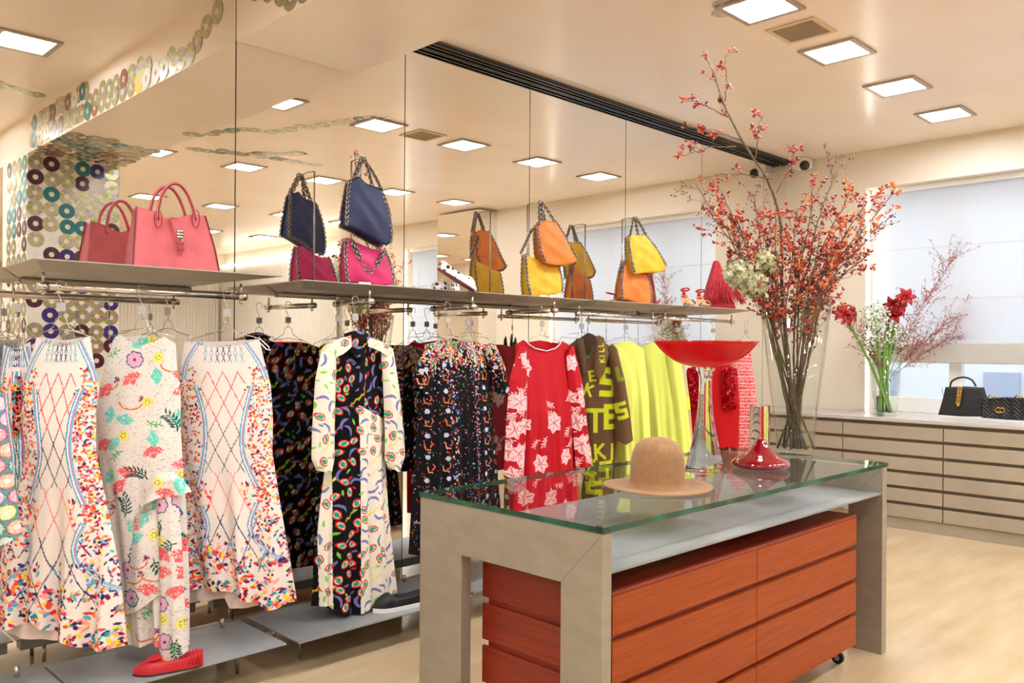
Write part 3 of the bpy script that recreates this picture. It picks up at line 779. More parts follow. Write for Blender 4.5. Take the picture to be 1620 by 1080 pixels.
# embroidered dress
pl = Plane(235, 540, YW, Y=3.40)
g = garment('embroidered_dress', 'white dress embroidered with coral and flowers, with a cascading ruffle, above the red shoe', 'dress', pl, .25)
E1 = C(226, 217, 206)
cloth(g, 'dress_panel_front', pl, [(180, 534), (172, 560), (160, 600), (152, 650), (156, 720), (166, 800), (176, 900), (192, 1012)], [(278, 544), (280, 580), (286, 618), (286, 680), (290, 740), (296, 820), (300, 920), (300, 1020)],
      [(180, 534), (192, 528), (206, 540), (228, 545), (248, 540), (262, 532), (278, 544)], [(192, 1012), (215, 1016), (250, 1010), (275, 1016), (300, 1020)], paint_embroid, .045, ((.018, 2.6, .2, .3, .8), (.007, 6, .5, .4, 0)), base=E1, backT=[(180, 534), (228, 530), (278, 544)], flare=1.4)
cloth(g, 'ruffle_upper', pl, [(255, 742), (232, 790), (222, 812)], [(285, 742), (300, 755), (313, 772)], [(255, 742), (285, 742)], [(222, 812), (240, 792), (262, 782), (290, 778), (313, 772)], paint_embroid, .03, ((.010, 2.0, .2, .0, 0),), base=E1, off=.07, back=False)
cloth(g, 'ruffle_side', pl, [(258, 780), (262, 850), (264, 940), (263, 1026)], [(292, 778), (298, 850), (302, 940), (308, 1018)], [(258, 780), (292, 778)], [(263, 1026), (285, 1033), (308, 1018)], paint_embroid, .035, ((.007, 1.4, .0, .0, 0),), base=E1, off=.075, back=False)
cloth(g, 'ruffle_lower', pl, [(222, 812), (216, 870), (206, 966)], [(258, 800), (264, 880), (264, 932)], [(222, 812), (258, 800)], [(206, 966), (236, 952), (264, 932)], paint_embroid, .03, ((.007, 1.7, .3, .0, 0),), base=E1, off=.06, back=False)
hanger(pl, pl.px(225, 460)[0], RZ, .135, pl.px(228, 533)[1], 'wire hanger holding the white embroidered dress')
# second petal dress
pl = Plane(355, 540, YW, Y=3.40)
g = garment('printed_dress', 'white sleeveless petal-print dress right of the embroidered dress, below the shelf tip', 'dress', pl, .3, 'white petal-print dresses')
cloth(g, 'dress_panel_front', pl, [(292, 540), (287, 570), (284, 606), (286, 660), (286, 720), (290, 800), (284, 860), (288, 925)], [(410, 536), (418, 570), (428, 606), (432, 660), (431, 715), (444, 800), (458, 880), (470, 950)],
      [(292, 540), (310, 545), (350, 549), (386, 545), (410, 536)], [(288, 925), (330, 928), (362, 926), (392, 940), (430, 958), (470, 950)], paint_lattice, .045, ((.022, 2.6, .4, .40, 1.2), (.009, 5, .1, .5, .6)), base=WHT, backT=[(292, 540), (350, 540), (410, 536)], flare=1.6)
cloth(g, 'lining', pl, [(300, 900), (300, 944)], [(446, 930), (420, 955)], [(300, 900), (446, 930)], [(300, 940), (330, 946), (360, 940), (366, 960), (420, 957)], None, .03, ((.008, 3, .6, .0, 0),), base=C(226, 204, 192), res=.006, back=False)
MB().tube([pl.w(*pl.px(413, 535), .03), pl.w(*pl.px(428, 548), .035), pl.w(*pl.px(430, 554), .035), pl.w(*pl.px(424, 552), .03), pl.w(*pl.px(412, 540), .03)], .0025, 6).build('hanging_loop', M_white, g, world=True, smooth=True)
hanger(pl, pl.px(360, 460)[0], RZ, .15, pl.px(352, 536)[1], 'wire hanger holding the petal-print dress right of the embroidered one')
# a spare dress hanger between
for x_, lb in ((266, 'empty wire hanger between the embroidered dress and the next petal-print dress'),):
    p2 = Plane(x_, 470, R_(-70), Y=3.47); hanger(p2, 0, RZ, .13, 1.44, lb)

# black dress with cream sleeves
pl = Plane(556, 540, 0, Y=3.34)
g = garment('shirt_dress', 'long black abstract-print dress with cream printed sleeves and cream right skirt panel', 'dress', pl, .2)
CRM = C(236, 226, 206)
cloth(g, 'dress_panel_front', pl, [(520, 548), (519, 620), (519, 700), (506, 800), (498, 880), (492, 958)], [(604, 550), (606, 620), (608, 700), (614, 800), (622, 880), (628, 934)],
      [(520, 548), (545, 536), (556, 560), (570, 540), (604, 550)], [(492, 958), (512, 955), (530, 967), (556, 966), (580, 956), (600, 944), (628, 934)], None, .05, ((.014, 3.4, .2, .05, .6), (.006, 8, .2, .1, 0)), base=BLK, backT=[(520, 548), (560, 530), (604, 550)], flare=1.3, m=M_print) if False else None
def paint_mixed(cz, A):
    Rr = random.Random(5)
    vx = pl.px(558, 700)[0]; zc = pl.px(560, 650)[1]; sl = (pl.px(608, 665)[1] - pl.px(558, 640)[1]) / (pl.px(608, 665)[0] - vx)
    xs0 = pl.px(503, 760)[0]; xs1 = pl.px(521, 760)[0]; zcut = pl.px(510, 740)[1]
    X, Z = np.meshgrid(cz.a0 + np.arange(cz.w) * cz.res, cz.z0 + np.arange(cz.h) * cz.res)
    crm = (X > vx) & (Z < pl.px(558, 640)[1] + sl * (X - vx)); crm |= (X < xs1) & (X > xs0 - .004) & (Z < zcut)
    cz.im[crm] = CRM
    isc = lambda x, z: bool((x > vx and z < pl.px(558, 640)[1] + sl * (x - vx)) or (x < xs1 and x > xs0 - .004 and z < zcut))
    eyes(cz, A, False, Rr, lambda x, z: isc(x, z), 1.4); eyes(cz, A, True, Rr, lambda x, z: not isc(x, z), 1.4)
cloth(g, 'dress_panel_front', pl, [(520, 548), (519, 620), (519, 700), (506, 800), (498, 880), (492, 958)], [(604, 550), (606, 620), (608, 700), (614, 800), (622, 880), (628, 934)],
      [(520, 548), (545, 536), (556, 562), (570, 540), (604, 550)], [(492, 958), (512, 955), (530, 967), (556, 966), (580, 956), (600, 944), (628, 934)], paint_mixed, .05, ((.014, 3.4, .2, .05, .6), (.006, 8, .2, .1, 0)), base=C(11, 11, 12), backT=[(520, 548), (560, 530), (604, 550)], flare=1.3)
cloth(g, 'sleeve', pl, [(500, 552), (490, 600), (485, 680), (484, 725), (492, 742)], [(524, 552), (523, 600), (521, 680), (521, 725), (516, 742)], [(500, 552), (512, 542), (524, 552)], [(492, 742), (504, 745), (516, 742)], paint_cream_eyes, .032, ((.004, 2.5, 0, .1, 0),), base=CRM, off=.045)
cloth(g, 'sleeve', pl, [(594, 556), (597, 600), (600, 680), (600, 725), (606, 738)], [(614, 556), (622, 610), (630, 680), (632, 720), (624, 740)], [(594, 556), (604, 546), (614, 556)], [(606, 738), (615, 744), (624, 740)], paint_cream_eyes, .032, ((.004, 2.5, 0.3, .1, 0),), base=CRM, off=.045)
cloth(g, 'yoke', pl, [(500, 552), (512, 568)], [(545, 530), (546, 548)], [(500, 552), (520, 538), (545, 530)], [(512, 568), (530, 560), (546, 548)], paint_cream_eyes, .01, (), base=CRM, off=.055, back=False)
cloth(g, 'yoke', pl, [(570, 533), (572, 548)], [(612, 552), (604, 566)], [(570, 533), (592, 540), (612, 552)], [(572, 548), (590, 556), (604, 566)], paint_cream_eyes, .01, (), base=CRM, off=.055, back=False)
cloth(g, 'collar', pl, [(540, 528), (545, 556)], [(584, 530), (574, 556)], [(540, 528), (562, 522), (584, 530)], [(545, 556), (560, 566), (574, 556)], paint_dark_eyes, .03, (), base=C(11, 11, 12), off=.02)
cloth(g, 'neck_tie', pl, [(556, 560), (554, 600), (552, 640)], [(564, 560), (563, 600), (562, 640)], [(556, 560), (564, 560)], [(552, 640), (562, 640)], paint_dark_eyes, .006, (), base=C(11, 11, 12), off=.075, back=False)
hanger(pl, pl.px(562, 480)[0], RZ, .15, pl.px(560, 538)[1], 'wire hanger holding the black dress with cream sleeves')
# its fellow behind, all black
pl = Plane(470, 545, 0, Y=3.56)
g = garment('sleeveless_dress', 'black abstract-print sleeveless dress half hidden behind the cream-sleeved dress', 'dress', pl, .3)
pl.set(at(535, 548, Y=3.56), 0)
cloth(g, 'dress_panel_front', pl, [(505, 552), (500, 620), (500, 720), (498, 820), (494, 930)], [(592, 552), (596, 620), (600, 720), (606, 820), (612, 912)], [(505, 552), (530, 542), (560, 542), (592, 552)], [(494, 930), (540, 925), (612, 912)], paint_dark_eyes, .045, ((.008, 4, .2, .2, 0),), base=C(11, 11, 12), res=.003)
hanger(pl, 0, RZ, .15, pl.px(540, 545)[1], 'wire hanger of the half-hidden black sleeveless dress')

# black confetti dress
pl = Plane(715, 545, 0, Y=3.34)
g = garment('confetti_dress', 'black dress with confetti print yoke and short sleeves, beside the table corner', 'dress', pl, .35)
KB = C(10, 9, 10)
cloth(g, 'dress_panel_front', pl, [(672, 545), (664, 600), (660, 680), (652, 780), (646, 876)], [(772, 548), (778, 600), (782, 680), (790, 780), (798, 868)], [(672, 545), (696, 538), (712, 552), (730, 552), (742, 538), (772, 548)], [(646, 876), (680, 880), (720, 876), (798, 868)],
      paint_confetti, .05, ((.007, 9, .2, .05, 0), (.010, 4, .5, .2, .5)), base=KB, backT=[(672, 545), (720, 535), (772, 548)], flare=1.4)
cloth(g, 'sleeve', pl, [(668, 548), (655, 575), (650, 610)], [(690, 552), (682, 590), (672, 622)], [(668, 548), (680, 542), (690, 552)], [(650, 610), (660, 622), (672, 622)], paint_confetti, .03, ((.003, 2, .2, .1, 0),), base=KB, off=.03)
cloth(g, 'sleeve', pl, [(760, 552), (772, 590), (778, 622)], [(780, 548), (792, 580), (798, 610)], [(760, 552), (770, 542), (780, 548)], [(778, 622), (790, 624), (798, 610)], paint_confetti, .03, ((.003, 2, .2, .1, 0),), base=KB, off=.03)
hanger(pl, pl.px(708, 480)[0], RZ, .17, pl.px(715, 540)[1], 'wire hanger holding the black confetti-print dress')
pl2 = Plane(740, 545, 0, Y=3.55)
g = garment('confetti_blouse', 'second black confetti-print piece hanging behind the confetti dress', 'blouse', pl2, .6)
cloth(g, 'blouse_panel_front', pl2, [(680, 556), (676, 640), (672, 760)], [(765, 556), (770, 640), (776, 750)], [(680, 556), (705, 546), (735, 546), (765, 556)], [(672, 760), (720, 760), (776, 750)], paint_confetti, .04, ((.006, 5, .2, .2, 0),), base=KB, res=.003)
hanger(pl2, 0, RZ, .15, pl2.px(720, 550)[1], 'wire hanger of the black piece behind the confetti dress')

# red floral top
pl = Plane(858, 545, 0, Y=3.32)
g = garment('floral_blouse', 'red blouse with pale pink flowers and white neck binding, beyond the glass table', 'blouse', pl, .7)
RB = C(186, 12, 30)
cloth(g, 'blouse_panel_front', pl, [(815, 545), (814, 620), (813, 700), (812, 780), (812, 850)], [(900, 545), (906, 620), (910, 700), (914, 780), (916, 836)], [(815, 545), (826, 537), (842, 551), (860, 555), (878, 548), (884, 538), (900, 545)], [(812, 850), (850, 848), (916, 836)],
      paint_redfloral, .045, ((.012, 4.5, .2, .0, .3), (.004, 11, .2, .2, 0)), base=RB, backT=[(815, 545), (856, 538), (900, 545)], flare=1.2, m=M_satin)
cloth(g, 'sleeve', pl, [(814, 548), (800, 600), (794, 680), (791, 750)], [(826, 560), (828, 620), (826, 690), (822, 757)], [(814, 548), (822, 546), (826, 560)], [(791, 750), (806, 760), (822, 757)], paint_redfloral, .035, ((.004, 2.5, .2, .1, 0),), base=RB, off=.03, m=M_satin)
cloth(g, 'sleeve', pl, [(890, 560), (894, 620), (900, 680), (905, 738)], [(902, 548), (914, 600), (922, 670), (930, 728)], [(890, 560), (896, 547), (902, 548)], [(905, 738), (918, 738), (930, 728)], paint_redfloral, .035, ((.004, 2.5, .2, .1, 0),), base=RB, off=.03, m=M_satin)
MB().tube([pl.w(*pl.px(*q), .022) for q in ((826, 537), (833, 545), (842, 551), (860, 555), (874, 551), (881, 545), (884, 538))], .0035, 6).build('neck_binding', M_white, g, world=True, smooth=True)
hanger(pl, pl.px(858, 485)[0], RZ, .15, pl.px(858, 540)[1], 'wire hanger holding the red floral blouse')
pl2 = Plane(880, 545, 0, Y=3.58)
g = garment('floral_blouse', 'second red floral piece just visible behind the red blouse', 'blouse', pl2, .7)
cloth(g, 'blouse_panel_front', pl2, [(818, 552), (812, 640), (808, 760)], [(896, 552), (902, 640), (910, 745)], [(818, 552), (840, 545), (870, 545), (896, 552)], [(808, 760), (860, 755), (910, 745)], paint_redfloral, .03, ((.006, 4, .2, .2, 0),), base=C(190, 60, 70), res=.004)

# brown lettered coat
pl = Plane(935, 545, R_(-38), Y=3.45)
g = garment('lettered_coat', 'brown coat covered in big yellow-green letters, on the rail right of the red blouse', 'coat', pl, .6)
BRN = C(104, 76, 52)
def pt(x, y): return pl.px(x, y)
def paint_coat(cz, A):
    k = 1 / FPX * 4.7
    def lt(ch, x, y, hpx, th=.16, ang=0, wd=1.0):
        a, z = pt(x, y); letter(cz, ch, a, z, hpx * k, hpx * k * th, ang, None, wd)
    lt('E', 932, 602, 16, .13, .12); lt('K', 922, 622, 18, .12, -.35); lt('S', 950, 622, 42, .13, -.03, .9)
    lt('T', 928, 680, 36, .11, .0, 1.0); lt('E', 956, 674, 36, .13, .0, 1.0)
    lt('K', 940, 724, 24, .11, .1); lt('I', 966, 724, 24, .12, 0)
    lt('E', 925, 748, 22, .14, .1, 1.1); lt('T', 950, 752, 24, .14, .1, 1.1)
    lt('L', 964, 590, 14, .13, 1.3); lt('S', 930, 790, 30, .14, .1, 1.1)
    a, z = pt(935, 720)
    cz.poly([pt(925, 700), pt(930, 760), pt(938, 760), pt(932, 706)], C(206, 214, 40))
cloth(g, 'coat_panel_front', pl, [(898, 548), (902, 600), (915, 680), (920, 760), (922, 860)], [(972, 552), (978, 620), (976, 690), (972, 760), (968, 846)], [(898, 548), (912, 536), (926, 560), (946, 536), (972, 552)], [(922, 860), (945, 858), (968, 846)],
      paint_coat, .05, ((.006, 2.5, .2, .1, 0),), base=BRN, backT=[(898, 548), (930, 530), (972, 552)], flare=1.2)
def paint_sleeve(cz, A):
    a, z = pt(976, 660); letter(cz, 'S', a, z, .085, .012, .3, None, .9)
    a, z = pt(974, 600); letter(cz, 'L', a, z, .07, .012, .2, C(130, 140, 40), .7)
cloth(g, 'sleeve', pl, [(958, 552), (968, 610), (970, 660), (970, 692)], [(974, 552), (986, 600), (994, 650), (999, 695)], [(958, 552), (966, 544), (974, 552)], [(970, 692), (984, 701), (999, 695)], paint_sleeve, .045, ((.004, 1.5, .2, .1, 0),), base=BRN, off=.04)
def paint_lapel(cz, A):
    k = 1 / FPX * 4.7
    for ch, x, y, an in (('K', 952, 572, .25), ('I', 952, 563, .2), ('L', 951, 556, .15), ('L', 950, 548, .1)):
        a, z = pt(x, y); letter(cz, ch, a, z, 8 * k, 1.1 * k, -math.pi / 2 * 0 + 1.45 + an, None, 1.1)
cloth(g, 'lapel', pl, [(942, 530), (938, 560), (936, 590)], [(952, 534), (960, 560), (952, 590)], [(942, 530), (952, 534)], [(936, 590), (944, 600), (952, 590)], paint_lapel, .012, (), base=C(112, 84, 58), off=.06)
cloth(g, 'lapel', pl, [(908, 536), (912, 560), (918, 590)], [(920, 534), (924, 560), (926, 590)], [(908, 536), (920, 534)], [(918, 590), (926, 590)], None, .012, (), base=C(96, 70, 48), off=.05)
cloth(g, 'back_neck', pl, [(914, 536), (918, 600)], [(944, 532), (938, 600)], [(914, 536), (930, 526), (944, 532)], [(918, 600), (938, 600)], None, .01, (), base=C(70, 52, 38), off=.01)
MB().obox(pl.w(*pl.px(925, 564), .03), pl.ex, pl.n, (0, 0, 1), .045, .002, .018).build('neck_label', mat('green_label', C(30, 120, 70), .7), g, world=True)
MB().obox(pl.w(*pl.px(919, 572), .034), pl.ex, pl.n, (0, 0, 1), .03, .002, .03).build('size_label', M_white, g, world=True)
hanger(pl, pl.px(920, 500)[0], RZ, .14, pl.px(930, 534)[1], 'wire hanger holding the brown lettered coat')

# neon yellow coats
YL = C(226, 232, 112)
for i, (x0, x1, yy, zb_, lb) in enumerate(((952, 1040, 3.44, .6, 'neon yellow coat with a puffed shoulder, next to the brown coat'), (1004, 1090, 3.46, .6, 'neon yellow coat with a long sleeve, behind the red glass bowl'))):
    pl = Plane((x0 + x1) / 2, 545, R_(-42), Y=yy)
    g = garment('neon_coat', lb, 'coat', pl, zb_, 'neon yellow coats')
    d = x0 - 952
    cloth(g, 'coat_panel_front', pl, [(962 + d, 550), (966 + d, 620), (972 + d, 700), (976 + d, 780), (978 + d, 830)], [(1018 + d, 552), (1026 + d, 620), (1030 + d, 700), (1034 + d, 780), (1038 + d, 820)], [(962 + d, 550), (984 + d, 540), (1000 + d, 541), (1018 + d, 552)], [(978 + d, 830), (1008 + d, 828), (1038 + d, 820)],
          None, .05, ((.022, 2.4, .1 + .3 * i, .05, .5), (.008, 6, .5, .1, 0)), base=YL, res=.006, flare=1.2)
    cloth(g, 'sleeve', pl, [(964 + d, 556), (972 + d, 620), (976 + d, 700), (978 + d, 742)], [(984 + d, 552), (1004 + d, 600), (1000 + d, 690), (1004 + d, 742)], [(964 + d, 556), (972 + d, 546), (984 + d, 552)], [(978 + d, 742), (990 + d, 748), (1004 + d, 742)], None, .04, ((.006, 2, .2, .0, 0),), base=YL, res=.006, off=.045) if i == 0 else \
    cloth(g, 'sleeve', pl, [(1000 + d, 556), (1008 + d, 640), (1014 + d, 700), (1016 + d, 752)], [(1020 + d, 552), (1030 + d, 620), (1038 + d, 690), (1044 + d, 752)], [(1000 + d, 556), (1010 + d, 545), (1020 + d, 552)], [(1016 + d, 752), (1030 + d, 756), (1044 + d, 752)], None, .04, ((.006, 2, .2, .0, 0),), base=YL, res=.006, off=.045)
    hanger(pl, pl.px(990 + d, 500)[0], RZ, .14, pl.px(990 + d, 541)[1], 'wire hanger holding the neon yellow coat %s' % ('beside the brown coat' if i == 0 else 'behind the red glass bowl'))
# beige-yellow piece, red dress, patterned dress
pl = Plane(1072, 560, R_(-45), Y=3.47)
g = garment('colour_block_blouse', 'beige blouse with yellow patches between the yellow coats and red dress', 'blouse', pl, .6)
def paint_block(cz, A):
    for y in (630, 700): a, z = pl.px(1076, y); cz.poly([(a - .06, z), (a + .08, z + .02), (a + .08, z - .08), (a - .06, z - .1)], C(220, 226, 50))
cloth(g, 'blouse_panel_front', pl, [(1046, 560), (1050, 640), (1056, 720), (1060, 800)], [(1082, 562), (1092, 640), (1098, 720), (1100, 790)], [(1046, 560), (1064, 550), (1082, 562)], [(1060, 800), (1100, 790)], paint_block, .04, ((.006, 2, .2, .1, 0),), base=C(196, 170, 130), res=.005)
hanger(pl, 0, RZ, .12, pl.px(1064, 552)[1], 'wire hanger holding the beige and yellow blouse')
pl = Plane(1128, 560, R_(-38), Y=3.45)
g = garment('ruffled_dress', 'plain red sleeveless dress with sequinned ruffles, behind the glass stem', 'dress', pl, .4)
RD = C(176, 12, 18)
cloth(g, 'dress_panel_front', pl, [(1086, 585), (1084, 640), (1092, 720), (1098, 800), (1100, 860)], [(1166, 585), (1170, 640), (1168, 720), (1174, 800), (1180, 850)], [(1086, 585), (1110, 572), (1145, 572), (1166, 585)], [(1100, 860), (1140, 858), (1180, 850)], None, .045, ((.008, 3, .2, .1, .3),), base=RD, res=.006, flare=1.3)
M_seq = mat('red_sequins', C(196, 12, 30), .25, .3)
Rq = random.Random(8)
for (u0, u1) in ((1084, 1112), (1138, 1160)):
    s_ = MB()
    for _ in range(420):
        x_, y_ = Rq.uniform(u0, u1), Rq.uniform(582, 648); a, z = pl.px(x_, y_); c = pl.w(a, z, .055 + Rq.uniform(-.012, .016))
        q = Rq.uniform(0, 6); e = np.array([math.cos(q), math.sin(q) * .6, Rq.uniform(-1, 1)]); e /= np.linalg.norm(e); f_ = np.cross(e, [Rq.uniform(-1, 1), Rq.uniform(-1, 1), Rq.uniform(-1, 1)]); f_ /= np.linalg.norm(f_)
        s_.add([c + e * .012, c + f_ * .009, c - e * .012, c - f_ * .009], [(0, 1, 2, 3)])
    s_.build('sequin_ruffle', M_seq, g, world=True)
hanger(pl, 0, RZ, .12, pl.px(1128, 566)[1], 'wire hanger holding the red ruffled dress')
pl = Plane(1180, 560, R_(-48), Y=3.44)
g = garment('patterned_dress', 'red and white geometric-print dress, last garment at the right end of the rails', 'dress', pl, .4)
cloth(g, 'dress_panel_front', pl, [(1150, 556), (1156, 620), (1154, 680), (1152, 760), (1156, 850)], [(1188, 556), (1196, 620), (1200, 680), (1202, 760), (1204, 840)], [(1150, 556), (1168, 536), (1188, 556)], [(1156, 850), (1204, 840)], paint_paisley, .04, ((.008, 2.5, .2, .1, .3),), base=C(214, 60, 70), res=.003, flare=1.3)
hanger(pl, 0, RZ, .1, pl.px(1172, 545)[1], 'wire hanger holding the red and white geometric dress')
for x_, y_, w_, lb in ((745, 3.6, 0, 'empty wire hanger on the arm behind the confetti dress'), (1035, 3.47, -45, 'empty wire hanger between the yellow coats and the beige blouse')):
    p2 = Plane(x_, 500, R_(w_), Y=y_); hanger(p2, 0, RZ, .14, 1.46, lb)
# ------------------------------------------------------------------ the glass-topped table and what stands on it
t = thing('display_table', 'large aluminium display table with a thick green-edged glass top', 'table', (2.95, 1.97, 0))
xa, xb, ya, yb = 1.91, 4.0, 1.545, 2.385
zt = .862
def frame(x0, x1, name, wl, wr, hh):
    # open rectangular end frame made of two legs and a mitred head
    f = MB(); 
    f.hull8([(x0, ya, 0), (x1, ya, 0), (x1, ya + wr, 0), (x0, ya + wr, 0)], [(x0, ya, zt), (x1, ya, zt), (x1, ya + wr, zt - hh), (x0, ya + wr, zt - hh)]); f.build('leg', M_alu, t, world=True, bevel=.0015)
    f = MB(); f.hull8([(x0, yb - wl, 0), (x1, yb - wl, 0), (x1, yb, 0), (x0, yb, 0)], [(x0, yb - wl, zt - hh), (x1, yb - wl, zt - hh), (x1, yb, zt), (x0, yb, zt)]); f.build('leg', M_alu, t, world=True, bevel=.0015)
    f = MB(); v = [(x, y, z) for x in (x0, x1) for y, z in ((ya, zt), (yb, zt), (yb - wl, zt - hh), (ya + wr, zt - hh))]
    f.add(v, [(0, 1, 2, 3), (7, 6, 5, 4), (0, 4, 5, 1), (1, 5, 6, 2), (2, 6, 7, 3), (3, 7, 4, 0)]); f.build('frame_head', M_alu, t, world=True, bevel=.0015)
frame(xa, xa + .045, 'a', .225, .16, .17); frame(xb - .05, xb, 'b', .225, .16, .17)
MB().box(xa + .046, xb - .051, ya + .006, yb - .006, .737, .746).build('undershelf', M_plate, t, world=True, bevel=.001)
M_tg = glass('table_glass', (.90, .95, .93), ior=1.95)
M_tge = mat('glass_edge_green', C(26, 104, 84), .08, Transmission_Weight=.35)
noise_tint(M_tge, C(8, 54, 46), C(30, 120, 86), scale=(3, 3, 3), s=2.5, detail=3)
zg0, zg1 = .863, .881
gx0, gx1, gy0, gy1 = xa - .002, xb + .004, ya - .004, yb + .006
MB().add([(gx0 + .0015, gy0 + .0015, zg1), (gx1 - .0015, gy0 + .0015, zg1), (gx1 - .0015, gy1 - .0015, zg1), (gx0 + .0015, gy1 - .0015, zg1)], [(0, 1, 2, 3)]).build('glass_top', M_tg, t, world=True)
e = MB()
for a in ((gx0, gx1, gy0, gy0 + .003), (gx0, gx1, gy1 - .003, gy1), (gx0, gx0 + .003, gy0 + .003, gy1 - .003), (gx1 - .003, gx1, gy0 + .003, gy1 - .003)): e.box(a[0], a[1], a[2], a[3], zg0, zg1)
e.build('glass_edge', M_tge, t, world=True, bevel=.001)
pd = MB()
for x in (xa + .022, xb - .025):
    for y in (ya + .03, yb - .03): pd.tube([(x, y, .861), (x, y, zg1 - .002)], .012, 16)
pd.build('glass_pads', M_chrome, t, world=True, smooth=False)
# the chest of drawers under it
t = thing('drawer_chest', 'orange wooden chest of flat drawers on castors under the display table', 'chest', (2.88, 1.86, 0))
cx0, cx1, cy0, cy1 = 2.005, 3.75, 1.58, 2.155
MB().box(cx0 + .012, cx1 - .012, cy0 + .02, cy1 - .02, .085, .655).build('carcass', M_wooddk, t, world=True)
MB().box(cx0, cx1, cy0 + .002, cy1, .656, .668).build('chest_top', M_wooddk, t, world=True, bevel=.001)
rows_z = [(.535, .655), (.387, .513), (.238, .365), (.088, .216)]
xm = 2.868
for z0, z1 in rows_z:
    for a, b in ((cx0, xm - .002), (xm + .002, cx1)):
        MB().box(a, b, cy0, cy0 + .0195, z0, z1).build('drawer_front', M_wood, t, world=True, bevel=.001)
    MB().box(cx0, cx0 + .0118, cy0 + .0198, cy1, z0, z1).build('side_board', M_wooddk, t, world=True, bevel=.001)
    MB().box(cx1 - .0118, cx1, cy0 + .0198, cy1, z0, z1).build('side_board', M_wooddk, t, world=True, bevel=.001)
M_rub = mat('black_rubber', C(24, 24, 24), .5)
for x in (cx0 + .1, cx1 - .05):
    for y in (cy0 + .06, cy1 - .06):
        c = MB(); c.tube([(x - .009, y, .028), (x + .009, y, .028)], .028, 24); w_ = c.build('castor', M_rub, t, world=True, smooth=False, bevel=.003)
        MB().tube([(x - .011, y, .028), (x + .011, y, .028)], .013, 16).build('hub', M_chrome, w_)
        w_.children[0].location = -t.location
        MB().box(x - .013, x + .013, y - .012, y + .012, .056, .085).build('castor_plate', M_steel, t, world=True)
# hat
M_felt = noise_tint(mat('camel_felt', rough=.95, Sheen_Weight=.15), C(148, 109, 70), C(158, 118, 78), s=60, detail=2)
hc = at(1040, 769, Z=.889)
t = thing('felt_hat', 'camel felt hat with a round crown and wide brim, on the glass table', 'hat', (hc[0], hc[1], TT + .001))
pr_ = [(.205, .010), (.203, .0135), (.18, .0105), (.15, .008), (.125, .008), (.108, .012), (.103, .03), (.102, .07), (.100, .105), (.094, .135), (.083, .160), (.066, .177), (.045, .187), (.022, .191), (.0005, .192)]
brimf = lambda r, q: (.003 * max(0, (r - .11)) / .09 * math.cos(2 * (q + .6))) if r > .11 else (-.012 * math.exp(-((q - 3.9) % 6.283 - 0) ** 2) if .04 < r < .07 else 0)
pr_ = [(.204, .008)] + pr_ 
MB().lathe(pr_ , (0, 0, 0), 72, sx=.97, fz=brimf).build('hat_body', M_felt, t, smooth=True)
MB().lathe([(.204, .008), (.18, .006), (.15, .004), (.11, .004), (.104, .010), (.098, .03), (.0, .18)], (0, 0, 0), 72, sx=.97, fz=brimf).build('brim_lining', M_felt, t, smooth=True)
# red glass bowl on a clear stem
M_redglass = mat('red_glass', C(190, 8, 12), .03, Coat_Weight=.6); translucent(M_redglass, (.75, .025, .02), .55)
M_ruby = mat('ruby_glass', C(140, 4, 22), .02, Coat_Weight=1.0)
def cryst(name, col):
    return mat(name, col, 0.0, Transmission_Weight=1.0, IOR=1.45)
M_cryst = cryst('crystal', (1, 1, 1))
bp = at(1115, 746, Z=TT)
t = thing('glass_compote', 'shallow red glass bowl on a tall clear flared glass stem', 'bowl', (bp[0], bp[1], TT + .001))
sc = 3.58 / FPX
prof = [(.0, .0), (31, 0), (31.5, 2), (28, 14), (23, 36), (18, 60), (13.5, 86), (11, 112), (10, 135), (10.5, 150), (14, 160), (15, 163), (14, 167)]
MB().lathe([(r * sc, z * sc) for r, z in prof] + [(0, 167 * sc)], n=48).build('stem', M_cryst, t, smooth=True)
R0 = 82 * sc; zb0 = 165 * sc; hB = 42 * sc
bo = [(.001, 0)] + [(R0 * u, hB * (.35 * u ** 2 + .65 * u ** 3.2)) for u in np.linspace(.08, 1, 18)]
bo = [(r, zb0 + z) for r, z in bo]
inn = [(r * .97, z + .004 * (1 - k / 17)) for k, (r, z) in enumerate(bo)][::-1]
MB().lathe(bo + inn, n=72).build('bowl', M_redglass, t, smooth=True)
# ruby cone ornament
cp = at(1203, 740, Z=TT)
t = thing('ruby_glass_ornament', 'low dark red glass cone with a pointed top, before the tall vase', 'ornament', (cp[0], cp[1], TT + .001))
s2 = 3.68 / FPX
MB().lathe([(a * s2, b * s2) for a, b in [(0, 0), (38, 0), (43, 2), (46, 6), (45.5, 9), (40, 14), (31, 19), (23, 24), (17, 30), (12, 36), (9.5, 41), (7, 45), (3.5, 48.5), (0, 49.5)]], n=64).build('ornament_body', M_ruby, t, smooth=True)
# mirrored cylinder
yp = at(1202, 719, Z=TT)
t = thing('glass_cylinder', 'small solid clear glass cylinder standing behind the red cone ornament', 'ornament', (yp[0], yp[1], TT + .001))
dd = np.linalg.norm(yp - CAMP) * .95 / FPX
MB().lathe([(0, 0), (15 * dd, 0), (15.5 * dd, 2 * dd), (15.5 * dd, 77 * dd), (15 * dd, 78 * dd), (0, 78 * dd)], n=40).build('cylinder_body', M_cryst, t, smooth=True)
